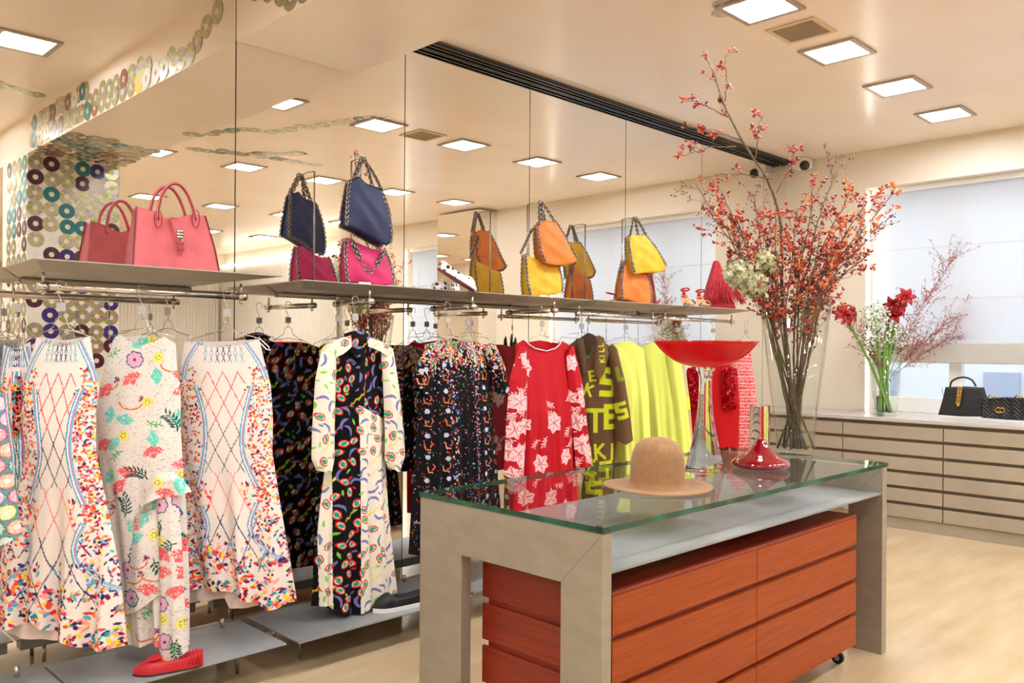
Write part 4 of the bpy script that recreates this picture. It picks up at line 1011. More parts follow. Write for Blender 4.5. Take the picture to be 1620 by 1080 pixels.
# tall vase
vp = at(1257, 718, Z=TT)
VX, VY = vp[0], vp[1]; VS = 4.13 / FPX
t = thing('tall_glass_vase', 'tall tapered clear glass vase on the right end of the glass table', 'vase', (VX, VY, TT + .001))
VH = 250 * VS
MB().lathe([(0, 0), (.082, 0), (.086, .006), (.175, VH), (.170, VH), (.081, .022), (0, .02)], n=56).build('vase_body', M_glass, t, smooth=True)
M_water = glass('water', (.95, .97, .93), ior=1.33)
MB().lathe([(0, .021), (.0795, .023), (.0965, .125), (0, .125)], n=48).build('water', M_water, t, smooth=True)
MB().lathe([(.171, VH - .004), (.176, VH), (.171, VH + .003)], n=56).build('rim', M_cryst, t, smooth=True)
# ------------------------------------------------------------------ bags and shoes
M_chain = mat('gunmetal_chain', C(150, 144, 138), .22, 1.0)
def chain(parent, name, pts, w=.012, pitch=.0125, wire=.0030, twist0=0):
    P = np.array(pts, float); d = np.r_[0, np.cumsum(np.linalg.norm(np.diff(P, axis=0), axis=1))]; n = max(2, int(d[-1] / pitch))
    m_ = MB(); prev = None
    for i in range(n):
        s0 = (i + .5) / n * d[-1]; p = np.array([np.interp(s0, d, P[:, k]) for k in range(3)]); q = np.array([np.interp(min(s0 + .003, d[-1]), d, P[:, k]) for k in range(3)]); r_ = np.array([np.interp(max(0, s0 - .003), d, P[:, k]) for k in range(3)])
        tt = q - r_; tt /= np.linalg.norm(tt) + 1e-9
        h = np.array([.3, -.9, .2]); e = np.cross(tt, h); e /= np.linalg.norm(e) + 1e-9; f_ = np.cross(tt, e)
        side = e if i % 2 else (e * .35 + f_ * .94)
        ring = [p + tt * math.cos(a) * pitch * .82 + side * math.sin(a) * w * .62 for a in np.linspace(0, 2 * math.pi, 9)[:-1]]
        m_.tube(ring, wire, 5, closed=True)
    return m_.build(name, M_chain, parent, world=True, smooth=True)
def leather(name, col): 
    m = noise_tint(mat(name, rough=.55), tuple(c * .86 for c in col), tuple(min(1, c * 1.08) for c in col), s=14, detail=5, bump=.25)
    return m
M_navy = leather('navy_suede', C(26, 36, 76)); M_pink = leather('fuchsia_leather', C(204, 34, 100)); M_or = leather('orange_suede', C(226, 122, 40)); M_ye = leather('yellow_suede', C(232, 180, 34))
def body(parent, name, pl, Lx, Rx, Tx, Bx, dp, m, puff=.02, n=22, wr=.004, seed=1, rest=False):
    """soft bag body: puffed front and back joined by a sunken gusset"""
    A = [[pl.px(*p) for p in q] for q in (Lx, Rx, Tx, Bx)]
    if rest:
        zt = max(p[1] for q in A for p in q); zm = min(p[1] for p in A[3]); k = (zt - SH - .001) / (zt - zm)
        A = [[(a, zt - (zt - z) * k) for a, z in q] for q in A]
    P = coons(*A, n, n); s = np.linspace(0, 1, n)[None, :]; t = np.linspace(0, 1, n)[:, None]
    pf = (np.sin(math.pi * s) ** .6) * (np.sin(math.pi * (.12 + .88 * t)) ** .6).clip(0) * puff
    pf = pf + wr * np.sin(7 * s + 5 * t + seed) * np.sin(math.pi * s) + wr * .7 * np.sin(13 * t - 9 * s + seed * 2) * np.sin(math.pi * s)
    taper = .35 + .65 * t      # thinner at the mouth
    Fr = pl.o + pl.ex * P[..., 0:1] + pl.n * (dp / 2 * taper + pf)[..., None] + np.array([0, 0, 1.]) * P[..., 1:2]
    Bk = pl.o + pl.ex * P[..., 0:1] - pl.n * (dp / 2 * taper + pf)[..., None] + np.array([0, 0, 1.]) * P[..., 1:2]
    c = P.reshape(-1, 2).mean(0)
    rim = [(0, i) for i in range(n)] + [(j, n - 1) for j in range(1, n)] + [(n - 1, i) for i in range(n - 2, -1, -1)] + [(j, 0) for j in range(n - 2, 0, -1)]
    Pm = P + (c - P) * .07
    Md = pl.o + pl.ex * Pm[..., 0:1] + np.array([0, 0, 1.]) * Pm[..., 1:2]
    mb = MB(); V = list(Fr.reshape(-1, 3)) + list(Bk.reshape(-1, 3)) + [Md[r] for r in rim]
    F = []
    for j in range(n - 1):
        for i in range(n - 1):
            a = j * n + i; F.append((a, a + n, a + n + 1, a + 1)); b = a + n * n; F.append((b, b + 1, b + n + 1, b + n))
    K = len(rim); o = 2 * n * n
    for k in range(K):
        l = (k + 1) % K; fa = rim[k][0] * n + rim[k][1]; fb = rim[l][0] * n + rim[l][1]
        F.append((fa, fb, o + l, o + k)); F.append((o + k, o + l, fb + n * n, fa + n * n))
    mb.add(V, F); ob = mb.build(name, m, parent, world=True, smooth=True)
    edge = lambda rr, sg: [pl.w(P[r][0], P[r][1], sg * (dp / 2 * (.35 + .65 * r[0] / (n - 1)) + .001)) for r in rr]
    return ob, P, edge, n
def chain_bag(label, pl, Lx, Rx, Tx, Bx, dp, m, cat='bag', straps=(), group='chain-trimmed shoulder bags', seed=1, puff=.02, rest=False):
    zb = min(pl.px(*p)[1] for p in Bx)
    t = thing('chain_bag', label, cat, pl.w(0, zb), group)
    ob, P, edge, n = body(t, 'bag_body', pl, Lx, Rx, Tx, Bx, dp, m, seed=seed, puff=puff, rest=rest)
    le = [(j, 0) for j in range(n)]; re = [(j, n - 1) for j in range(n)]
    for rr in (le, re):
        for sg in (1, -1): chain(t, 'chain_trim', edge(rr, sg))
    chain(t, 'chain_trim', edge([(n - 1, i) for i in range(n)], -1))
    for st in straps: chain(t, 'chain_strap', [pl.w(*pl.px(x, y), o) for x, y, o in st], w=.016, pitch=.015, wire=.0040)
    return t
def sag(p, q, drop, n=9): return [(p[0] + (q[0] - p[0]) * i / n, p[1] + (q[1] - p[1]) * i / n + drop * math.sin(math.pi * i / n), p[2] + (q[2] - p[2]) * i / n) for i in range(n + 1)]
def bag_stand(pl, x, ytop, label):
    a, z = pl.px(x, ytop); b = pl.w(a, 0, -.12)
    t = thing('bag_stand', label, 'stand', (b[0], b[1], SH), 'slim metal bag stands on the shelves')
    MB().box(-.05, .05, -.02, .03, 0.0005, .006).build('base_plate', M_steel, t, bevel=.001)
    MB().tube([(0, 0, .006), (0, 0, z - SH)], .005, 10).build('pole', M_steel, t, smooth=True)
    h = pl.n * .12
    MB().tube([(0, 0, z - SH), (h[0] * .5, h[1] * .5, z - SH + .004), (h[0], h[1], z - SH - .008), (h[0] * 1.15, h[1] * 1.15, z - SH + .008)], .004, 8).build('hook', M_steel, t, smooth=True)
YB = 3.505; W8 = R_(-8)
# navy + pink
pl = Plane(575, 330, W8, Y=YB)
bag_stand(pl, 573, 249, 'slim metal stand from which the navy chain bag hangs')
chain_bag('navy suede chain bag hanging tilted from a stand above the pink bag', pl, [(551, 286), (548, 305), (545, 330), (543, 357)], [(601, 299), (612, 335), (615, 365), (613, 384)], [(551, 286), (561, 281), (566, 279), (576, 291), (590, 296), (601, 299)], [(543, 357), (560, 364), (583, 378), (607, 391), (613, 384)], .075, M_navy,
          straps=(sag((556, 283, .02), (571, 249, .0), 1), sag((560, 281, .02), (575, 249, .004), 1), sag((586, 294, .02), (577, 250, .0), -1), sag((600, 299, .02), (573, 250, .004), -4)))
pl = Plane(580, 415, W8, Y=YB + .045)
chain_bag('fuchsia pink leather chain bag standing on the shelf under the navy bag', pl, [(546, 378), (543, 400), (543, 425), (545, 446)], [(606, 395), (613, 415), (617, 435), (616, 449)], [(546, 378), (552, 376), (566, 386), (580, 393), (594, 396), (606, 395)], [(545, 446), (570, 448), (595, 452), (616, 449)], .085, M_pink, seed=3, rest=True,
          straps=(sag((551, 381, .035), (603, 397, .035), 44), sag((554, 384, .045), (600, 398, .045), 40)))
# orange + yellow
pl = Plane(865, 380, W8, Y=YB)
bag_stand(pl, 854, 320, 'slim metal stand from which the orange chain bag hangs')
chain_bag('orange suede chain bag hanging from a stand over the yellow bag', pl, [(848, 357), (848, 375), (851, 400), (857, 417)], [(877, 351), (890, 374), (899, 395), (908, 411)], [(848, 357), (853, 350), (865, 350), (877, 351)], [(857, 417), (872, 421), (890, 420), (903, 417), (908, 411)], .075, M_or, seed=5,
          straps=(sag((850, 355, .02), (853, 319, 0), 1), sag((854, 351, .02), (856, 319, .004), 1), sag((874, 351, .02), (857, 320, .0), -2), sag((866, 350, -.02), (856, 320, -.005), 0)))
pl = Plane(856, 435, W8, Y=YB + .045)
chain_bag('yellow suede chain bag standing on the shelf under the orange bag', pl, [(829, 403), (829, 420), (830, 445), (834, 465)], [(882, 421), (884, 435), (885, 448), (883, 459)], [(829, 403), (840, 408), (860, 416), (882, 421)], [(834, 465), (855, 464), (870, 461), (883, 459)], .075, M_ye, seed=6, rest=True,
          straps=(sag((824, 400, .0), (842, 362, .0), 0),))
# yellow over orange
pl = Plane(1012, 400, W8, Y=YB)
bag_stand(pl, 1004, 344, 'slim metal stand from which the upper yellow chain bag hangs')
chain_bag('yellow suede chain bag hanging from a stand over the orange bag', pl, [(992, 376), (993, 395), (995, 415), (999, 434)], [(1018, 371), (1033, 391), (1042, 408), (1048, 420)], [(992, 376), (996, 371), (1008, 373), (1018, 371)], [(999, 434), (1015, 432), (1035, 432), (1044, 430), (1048, 420)], .07, M_ye, seed=7,
          straps=(sag((993, 374, .02), (1002, 344, 0), 1), sag((1018, 371, .02), (1006, 344, .0), -1), sag((1013, 372, -.02), (1005, 345, -.004), 0)))
pl = Plane(1004, 440, W8, Y=YB + .045)
chain_bag('orange suede chain bag standing on the shelf under the yellow bag', pl, [(986, 412), (982, 430), (979, 450), (979, 467)], [(1022, 433), (1025, 448), (1026, 462), (1024, 475)], [(986, 412), (994, 418), (1010, 430), (1022, 433)], [(979, 467), (995, 471), (1010, 475), (1024, 475)], .07, M_or, seed=8, rest=True,
          straps=(sag((980, 428, .0), (994, 405, .0), 0),))
# price holders
for (x, y, yy, lb) in ((577, 443, 3.46, 'pink chain bag'), (860, 459, 3.46, 'lower yellow chain bag')):
    p = at(x, y, Y=yy); tag(MB().box(-.032, .032, -.006, .006, 0, .011).build('price_holder', M_white), 'small white price holder on the shelf in front of the %s' % lb, 'price holder'); bpy.context.scene.collection.objects[-1].location = (p[0], p[1], SH + .0005)
# salmon tote
M_sal = leather('salmon_leather', C(206, 92, 96)); M_salp = mat('dark_piping', C(96, 20, 34), .4)
pl = Plane(270, 380, R_(-6), Y=3.51)
t = thing('tote_bag', 'large salmon leather handbag with two handles and a silver clasp on the left shelf', 'handbag', pl.w(0, SH))
LxT, RxT, TxT, BxT = [(213, 328), (210, 355), (206, 385), (203, 416)], [(322, 342), (328, 365), (335, 395), (339, 425)], [(213, 328), (235, 333), (258, 344), (270, 347), (285, 343), (305, 340), (322, 342)], [(203, 416), (250, 419), (300, 423), (339, 425)]
ob, P, edge, n = body(t, 'bag_body', pl, LxT, RxT, TxT, BxT, .13, M_sal, rest=True, puff=.008, wr=.001, n=26)
for cidx in (0, n - 1): MB().tube(edge([(j, cidx) for j in range(n)], 1), .0028, 6).build('edge_piping', M_salp, t, world=True, smooth=True)
for k, (o, dx) in enumerate(((.05, 0), (-.035, -2))):
    hp = [(243 + dx, 350), (243 + dx, 334), (248 + dx, 312), (257 + dx, 298), (268 + dx, 292), (279 + dx, 296), (289 + dx, 310), (297 + dx, 330), (302 + dx, 350)]
    Q = poly_curve([pl.px(*q) for q in hp], 36)
    MB().tube([pl.w(a, z, o + (.012 if k == 0 else 0)) for a, z in Q], .0072, 10).build('handle', M_sal, t, world=True, smooth=True)
    MB().tube([pl.w(a, z - .003, o + (.0165 if k == 0 else .004)) for a, z in Q], .0036, 6).build('handle_piping', M_salp, t, world=True, smooth=True)
    for x_ in (243, 302):
        if k: continue
        lo_ = [pl.px(x_ + 6 * math.cos(q), 349 + 14 * math.sin(q)) for q in np.linspace(0, 2 * math.pi, 20)]
        MB().tube([pl.w(a, z, .062) for a, z in lo_[:-1]], .0018, 5, closed=True).build('handle_tab', M_salp, t, world=True, smooth=True)
strap = [(271, 346, .03), (268, 352, .06), (270, 362, .074), (275, 380, .082), (276, 400, .086)]
def ribbon(pts, w, th, pl, m, name, parent):
    mb = MB(); V = []
    for x, y, o in pts:
        a, z = pl.px(x, y); V += [pl.w(a - w / 2, z, o), pl.w(a + w / 2, z, o)]
    F = [(2 * i, 2 * i + 1, 2 * i + 3, 2 * i + 2) for i in range(len(pts) - 1)]
    mb.add(V, F); return mb.build(name, m, parent, world=True, smooth=True, solid=th)
ribbon(strap, .028, .004, pl, M_sal, 'closing_strap', t)
a, z = pl.px(274, 376)
ck = MB()
for dz in (.018, .006, -.006): ck.tube([pl.w(a - .013, z + dz, .09), pl.w(a + .013, z + dz, .09)], .006, 10)
ck.tube([pl.w(a + q * .015, z - .022 - r * .012, .09) for q, r in ((-.5, -1), (.5, -1), (1, 1), (-1, 1))], .0025, 6, closed=True)
ck.build('clasp', M_chrome, t, world=True, smooth=True)

# flat shoe builder: outline lofted along its length (x forward to the toe)
def shoe_mesh(L_, W_, H_, toe=.5, heel_h=.06, low=.03):
    n, m_ = 28, 16; V = []
    for i in range(n):
        u = i / (n - 1); x = -L_ / 2 + L_ * u
        w = W_ / 2 * (.62 + .38 * math.sin(min(1, u * 1.25) * math.pi * .5 + .2)) * (1 - max(0, (u - .72) / .28) ** 2.4 * (1 - .12)) * (1 if u > .05 else .7 + 6 * u)
        h = heel_h * (1 - u * 1.2) + low * (u * 1.2) if u < .5 else low + (H_ - low) * max(0, math.sin((u - .5) / .22 * math.pi / 2)) if u < .72 else H_ * (1 - ((u - .72) / .28) ** 2 * .55)
        for k in range(m_ + 1):
            q = math.pi * k / m_
            V.append((x, w * math.cos(q) * (1.0 if True else 0), h * math.sin(q) ** .7))
    F = [(i * (m_ + 1) + k, (i + 1) * (m_ + 1) + k, (i + 1) * (m_ + 1) + k + 1, i * (m_ + 1) + k + 1) for i in range(n - 1) for k in range(m_)]
    F += [tuple(range(m_ + 1)), tuple((n - 1) * (m_ + 1) + k for k in range(m_, -1, -1))]
    return V, F, n, m_
def shoe(name, label, loc, rz, m, sole, L_=.25, W_=.085, H_=.05, sole_h=.008, heel_h=.06, open_=True, rot=None, inner=None, group=None):
    t = thing(name, label, 'shoe', loc, group, rz)
    if rot: t.rotation_euler = rot
    n, ms = 34, 14
    def wd(u): return W_ / 2 * (.70 + .30 * math.sin(u * math.pi * .75 - .25)) * (1 - .93 * max(0, (u - .70) / .30) ** 2.6) * min(1, .55 + u * 5)
    def ht(u): 
        if u < .62: return heel_h + (low_ - heel_h) * min(1, u / .30) if u < .30 else low_
        return low_ + (H_ - low_) * math.sin(min(1, (u - .62) / .10) * math.pi / 2) if u < .72 else H_ - (H_ - .016) * ((u - .72) / .28) ** 1.6
    low_ = heel_h * .72
    # wall ring (open top from the heel to the vamp), then vamp cap
    up = MB(); V = []; F = []
    for i in range(n):
        u = i / (n - 1); x = -L_ / 2 + L_ * u; w = wd(u); h = ht(u); op = u < .60
        for k in range(ms + 1):
            q = k / ms; ang = math.pi * q
            if op:   # walls leaning in, open middle: fold the profile back down inside
                sgn = 1 if q < .5 else -1; r = q * 2 if q < .5 else (1 - q) * 2     # 0 at the sole, 1 at the middle
                if r < .7: y = w * (1 - .18 * (r / .7) ** 2); z = h * (r / .7)
                else: y = w * .80 * (1 - (r - .7) / .3); z = h - (h - .008) * min(1, (r - .7) / .08)
                V.append((x, sgn * y, sole_h + z))
            else: V.append((x, w * math.cos(ang), sole_h + h * math.sin(ang) ** .62))
    F = [(i * (ms + 1) + k, (i + 1) * (ms + 1) + k, (i + 1) * (ms + 1) + k + 1, i * (ms + 1) + k + 1) for i in range(n - 1) for k in range(ms)]
    F += [tuple(range(ms, -1, -1)), tuple((n - 1) * (ms + 1) + k for k in range(ms + 1))]
    up.add(V, F).build('upper', m, t, smooth=True)
    pts = [(-L_ / 2 + L_ * i / 40, wd(i / 40) * 1.04) for i in range(41)]
    ring = [(x - .002, -y) for x, y in pts] + [(x + .002, y) for x, y in reversed(pts)]
    MB().prism(ring, 0, sole_h).build('sole', sole, t, bevel=.001)
    return t
M_redl = leather('red_leather', C(190, 20, 34)); M_blk = leather('black_leather', C(18, 18, 19)); M_sole = mat('white_rubber', C(232, 230, 226), .5); M_nude = mat('tan_lining', C(196, 122, 70), .5)
pa, pb = at(210, 1062, Z=.162), at(316, 1046, Z=.162); d = pa - pb
t = shoe('ruffled_flat', 'red leather flat shoe with a pleated trim on the near plinth', ((pa[0] + pb[0]) / 2, (pa[1] + pb[1]) / 2 - .015, .1525), math.atan2(d[1], d[0]), M_redl, mat('dark_sole', C(50, 30, 28), .5), heel_h=.062, H_=.048, sole_h=.007)
f = MB(); f_b = MB()
for k in range(9):
    x = -.115 + k * .014; f.tube([(x, -.031 + .0002 * k, .018), (x + .004, -.030, .04), (x + .010, -.026, .058 - k * .002)], .003, 6); f_b.tube([(x, .031 - .0002 * k, .018), (x + .004, .030, .04), (x + .010, .026, .058 - k * .002)], .003, 6)
f.build('pleats', M_redl, t, smooth=True); f_b.build('pleats', M_redl, t, smooth=True)
f = MB(); f.ball((.04, 0, .052), .02, 14, 8, el=.5); 
for sg in (-1, 1): f.add([(.04, 0, .058), (.02, sg * .036, .062), (.075, sg * .03, .052), (.062, sg * .004, .052)], [(0, 1, 2, 3)])
f.build('bow', M_redl, t, smooth=False)
pa, pb = at(590, 966, Z=.162), at(668, 952, Z=.162); d = pa - pb; d /= np.linalg.norm(d)
c_ = pa - d * .135
shoe('slip_on_shoe', 'black slip-on shoe with a thick white sole, beside the left table leg', (c_[0], c_[1], .1525), math.atan2(d[1], d[0]), M_blk, M_sole, L_=.27, W_=.095, H_=.062, sole_h=.022, heel_h=.06)
# polka dot flats
M_dot = mat('polka_dot_cloth', rough=.6)
tc = N(M_dot, 'ShaderNodeTexCoord'); vo = N(M_dot, 'ShaderNodeTexVoronoi'); vo.inputs['Scale'].default_value = 30; vo.inputs['Randomness'].default_value = .35
rp = N(M_dot, 'ShaderNodeValToRGB'); rp.color_ramp.interpolation = 'CONSTANT'; rp.color_ramp.elements[0].color = (.01, .01, .012, 1); rp.color_ramp.elements[1].position = .34; rp.color_ramp.elements[1].color = (.85, .80, .74, 1)
L(M_dot, tc.outputs['Object'], vo.inputs['Vector']); L(M_dot, vo.outputs['Distance'], rp.inputs['Fac']); L(M_dot, rp.outputs['Color'], bs(M_dot).inputs['Base Color'])
M_burg = mat('burgundy_sole', C(110, 26, 34), .5)
p = at(705, 456, Y=3.56)
shoe('polka_dot_flat', 'white flat shoe with black dots lying level on the shelf', (p[0], p[1], SH + .0005), R_(200), M_dot, M_burg, L_=.255, W_=.09, H_=.055, heel_h=.06)
p = at(722, 448, Y=3.45)
shoe('polka_dot_flat', 'white flat shoe with black dots leaning heel-up on its partner', (p[0], p[1], SH + .052), 0, M_dot, M_burg, L_=.255, W_=.09, H_=.055, heel_h=.06, rot=(R_(8), R_(27), R_(-14)))
# red heeled sandals
def sandal(label, loc, rz):
    t = thing('heeled_sandal', label, 'sandal', loc, 'red heeled sandals on the right shelf', rz)
    s_ = MB(); V = []; n = 16
    zc = lambda u: .075 * (1 - min(1, u / .55)) ** 1.3 + .008
    for i in range(n + 1):
        u = i / n; x = -.11 + .22 * u; w = .034 * (.7 + .3 * math.sin(u * 2.6)) * (1 - max(0, (u - .8) / .2) ** 2 * .6); z = zc(u)
        V += [(x, -w, z), (x, w, z), (x, w, z + .01), (x, -w, z + .01)]
    F = [(4 * i + a, 4 * i + 4 + a, 4 * i + 4 + (a + 1) % 4, 4 * i + (a + 1) % 4) for i in range(n) for a in range(4)] + [(0, 1, 2, 3), (4 * n + 3, 4 * n + 2, 4 * n + 1, 4 * n)]
    s_.add(V, F).build('insole', M_sand, t)
    MB().tube([(-.09, 0, .0), (-.092, 0, .04), (-.085, 0, .078)], [.008, .010, .022], 10).build('heel', M_redl, t, smooth=True)
    b = MB(); V = []
    for i in range(9):
        q = math.pi * i / 8
        for dx in (-.028, .03): V.append((.062 + dx, .036 * math.cos(q), .012 + .034 * math.sin(q)))
    b.add(V, [(2 * i, 2 * i + 1, 2 * i + 3, 2 * i + 2) for i in range(8)]).build('toe_band', M_leop, t, smooth=True, solid=.003)
    b = MB(); b.tube([(-.075 + .035 * math.cos(q), .03 * math.sin(q), .125 + .008 * math.cos(q)) for q in np.linspace(0, 2 * math.pi, 17)[:-1]], .0055, 8, closed=True)
    b.build('ankle_strap', M_redl, t, smooth=True)
    MB().tube([(-.108, 0, .085), (-.112, 0, .105), (-.11, 0, .13)], [.014, .011, .009], 8).build('heel_strap', M_redl, t, smooth=True)
    return t
M_sand = mat('tan_insole', C(222, 170, 120), .5); M_leop = noise_tint(mat('spotted_band', rough=.5), C(60, 30, 24), C(240, 214, 170), s=90, detail=1, lo=.45, hi=.5)
for x, lb in ((1088, 'red heeled sandal with a spotted toe band, left one of the pair'), (1112, 'red heeled sandal with a spotted toe band, beside the fringed bag')):
    p = at(x, 472, Y=3.40); sandal(lb, (p[0], p[1], SH + .0005), R_(-132))
# fringed bag
pl = Plane(1140, 440, R_(-20), Y=3.47)
t = thing('fringed_bag', 'red fringed suede bag with a pointed flap on the right shelf', 'handbag', pl.w(0, SH))
M_rs = leather('red_suede', C(186, 30, 44))
body(t, 'bag_body', pl, [(1130, 413), (1124, 432), (1118, 450), (1113, 472)], [(1136, 414), (1144, 432), (1152, 450), (1160, 476)], [(1130, 413), (1133, 412), (1136, 414)], [(1113, 472), (1135, 475), (1160, 476)], .07, M_rs, puff=.01, n=14, rest=True)
Rf = random.Random(12); f = MB()
for k in range(110):
    x0 = 1118 + 36 * Rf.random(); y0 = Rf.uniform(444, 454); x1 = x0 + (x0 - 1132) * .75 + Rf.uniform(-3, 3); y1 = Rf.uniform(474, 482) - (0 if x1 < 1150 else -1)
    o = .045 + Rf.uniform(-.005, .02)
    pts = [pl.w(*pl.px(x0 + (x1 - x0) * q + 1.2 * math.sin(q * 5 + k), y0 + (y1 - y0) * q), o + .012 * q) for q in (0, .33, .66, 1)]
    pts = [np.array([p_[0], p_[1], max(p_[2], SH + .004)]) for p_ in pts]
    f.tube(pts, .0028, 4)
f.build('fringe', M_rs, t, world=True, smooth=True)
f = MB()
for k in range(7):
    y = 418 + k * 4.4; hw = 3 + k * 1.9
    f.tube([pl.w(*pl.px(1134 - hw * .8, y), .038 + .002 * k), pl.w(*pl.px(1134 + hw, y + .5), .038 + .002 * k)], .0022, 5)
f.build('woven_bands', M_rs, t, world=True, smooth=True)
# black handbags on the counter
M_gold = mat('gold', C(212, 168, 84), .22, 1.0)
pl = Plane(1522, 660, R_(-90) , X=7.02)
def blackbag(): pass
px_ = [pl.px(*q) for q in ((1487, 655), (1560, 660), (1498, 612), (1556, 612))]
t = thing('black_handbag', 'black structured handbag with top handle and gold chain clasp on the counter', 'handbag', pl.w(px_[0][0] * .5 + px_[1][0] * .5, .87))
body(t, 'bag_body', pl, [(1497, 612), (1494, 630), (1488, 655)], [(1556, 613), (1560, 632), (1563, 658)], [(1497, 612), (1527, 611), (1556, 613)], [(1488, 655), (1525, 658), (1563, 658)], .11, M_blk, puff=.003, wr=.0005, n=14)
MB().tube([pl.w(a, z, .0) for a, z in poly_curve([pl.px(*q) for q in ((1503, 612), (1504, 604), (1513, 598), (1525, 596), (1538, 600), (1544, 611))], 20)], .0075, 8).build('handle', M_blk, t, world=True, smooth=True)
g_ = MB()
for k in range(8):
    a, z = pl.px(1523 - k * .45, 613 + k * 3.4)
    g_.tube([pl.w(a + .016 * math.cos(q), z + .006 * math.sin(q), .062) for q in np.linspace(0, 2 * math.pi, 11)[:-1]], .0035, 6, closed=True)
a, z = pl.px(1520, 640); g_.ball(pl.w(a, z, .06), .014, 12, 8); g_.build('gold_clasp', M_gold, t, world=True, smooth=True)
MB().tube([pl.w(*pl.px(*q), .058) for q in ((1494, 613), (1497, 628), (1525, 632), (1556, 628), (1559, 613))], .002, 5).build('flap_edge', M_blk, t, world=True, smooth=True)
M_quilt = mat('black_quilted_leather', C(14, 14, 15), .4)
tc = N(M_quilt, 'ShaderNodeTexCoord'); sx_ = N(M_quilt, 'ShaderNodeSeparateXYZ'); L(M_quilt, tc.outputs['Object'], sx_.inputs[0])
mt = N(M_quilt, 'ShaderNodeMath', operation='PINGPONG'); mt.inputs[1].default_value = .035; L(M_quilt, sx_.outputs['Y'], mt.inputs[0])
ad = N(M_quilt, 'ShaderNodeMath', operation='ADD'); L(M_quilt, mt.outputs[0], ad.inputs[0]); L(M_quilt, sx_.outputs['Z'], ad.inputs[1])
pp = N(M_quilt, 'ShaderNodeMath', operation='PINGPONG'); pp.inputs[1].default_value = .014; L(M_quilt, ad.outputs[0], pp.inputs[0])
bp_ = N(M_quilt, 'ShaderNodeBump'); bp_.inputs['Distance'].default_value = .6; bp_.inputs['Strength'].default_value = .8; L(M_quilt, pp.outputs[0], bp_.inputs['Height']); L(M_quilt, bp_.outputs[0], bs(M_quilt).inputs['Normal'])
pl = Plane(1590, 660, R_(-90), X=6.94)
t = thing('quilted_handbag', 'small black chevron-quilted handbag with gold interlocked letters, at the right edge', 'handbag', pl.w(pl.px(1590, 662)[0], .87))
body(t, 'bag_body', pl, [(1556, 630), (1554, 645), (1555, 660)], [(1628, 630), (1632, 646), (1630, 665)], [(1556, 630), (1590, 628), (1628, 630)], [(1555, 660), (1590, 663), (1630, 665)], .08, M_quilt, puff=.012, wr=0, n=18)
gg = MB()
for cx_, ph in ((-.011, 0), (.011, math.pi)):
    a, z = pl.px(1585.5, 648); pts = []
    for i in range(15):
        q = ph + math.radians(50 + 265 * i / 14); pts.append(pl.w(a + cx_ + .019 * math.cos(q), z + .017 * math.sin(q), .058))
    pts.append(pl.w(a + cx_ + .004 * (1 if ph == 0 else -1), z + (-.004 if ph == 0 else .004), .058)); gg.tube(pts, .0038, 6)
gg.build('gold_emblem', M_gold, t, world=True, smooth=True)
for x_ in (1569, 1612):
    MB().tube([pl.w(*pl.px(x_ + dx, 629 - dy), .012) for dx, dy in ((-6, 0), (-3, 4), (3, 3), (7, 0))], .006, 8).build('chain_ring', M_gold, t, world=True, smooth=True)
MB().tube([pl.w(*pl.px(*q), .056) for q in ((1558, 632), (1560, 650), (1570, 655), (1585, 658), (1610, 657), (1626, 650), (1628, 634))], .002, 5).build('flap_edge', M_blk, t, world=True, smooth=True)
# ------------------------------------------------------------------ branches and flowers
M_bark = noise_tint(mat('bark', rough=.8), C(84, 66, 46), C(122, 98, 70), s=40)
M_hipO = mat('rosehip_orange', C(216, 92, 48), .35); M_hipR = mat('rosehip_red', C(150, 34, 40), .3); M_hipD = mat('dark_berry', C(84, 18, 30), .35); M_hipY = mat('orange_berry', C(240, 150, 80), .4)
vdir = FW.copy()
def P3(x, y, dep):           # point on the sight line of a pixel at a given depth
    d = ray(x, y); return CAMP + d * dep / (d @ FW)
VD = (np.array([VX, VY, 1.0]) - CAMP) @ FW
def smooth3(P, n):
    P = np.array(P, float); d = np.r_[0, np.cumsum(np.linalg.norm(np.diff(P, axis=0), axis=1))]; t = np.linspace(0, d[-1], n)
    Q = np.stack([np.interp(t, d, P[:, k]) for k in range(3)], 1)
    for _ in range(3): Q[1:-1] = (Q[:-2] + 2 * Q[1:-1] + Q[2:]) / 4
    return Q
GP = 'red-berried branches fanning from the tall vase'
def hip(mb, c, d, r, el=1.7): mb.ball(c, r, 7, 5, ax=d, el=el)
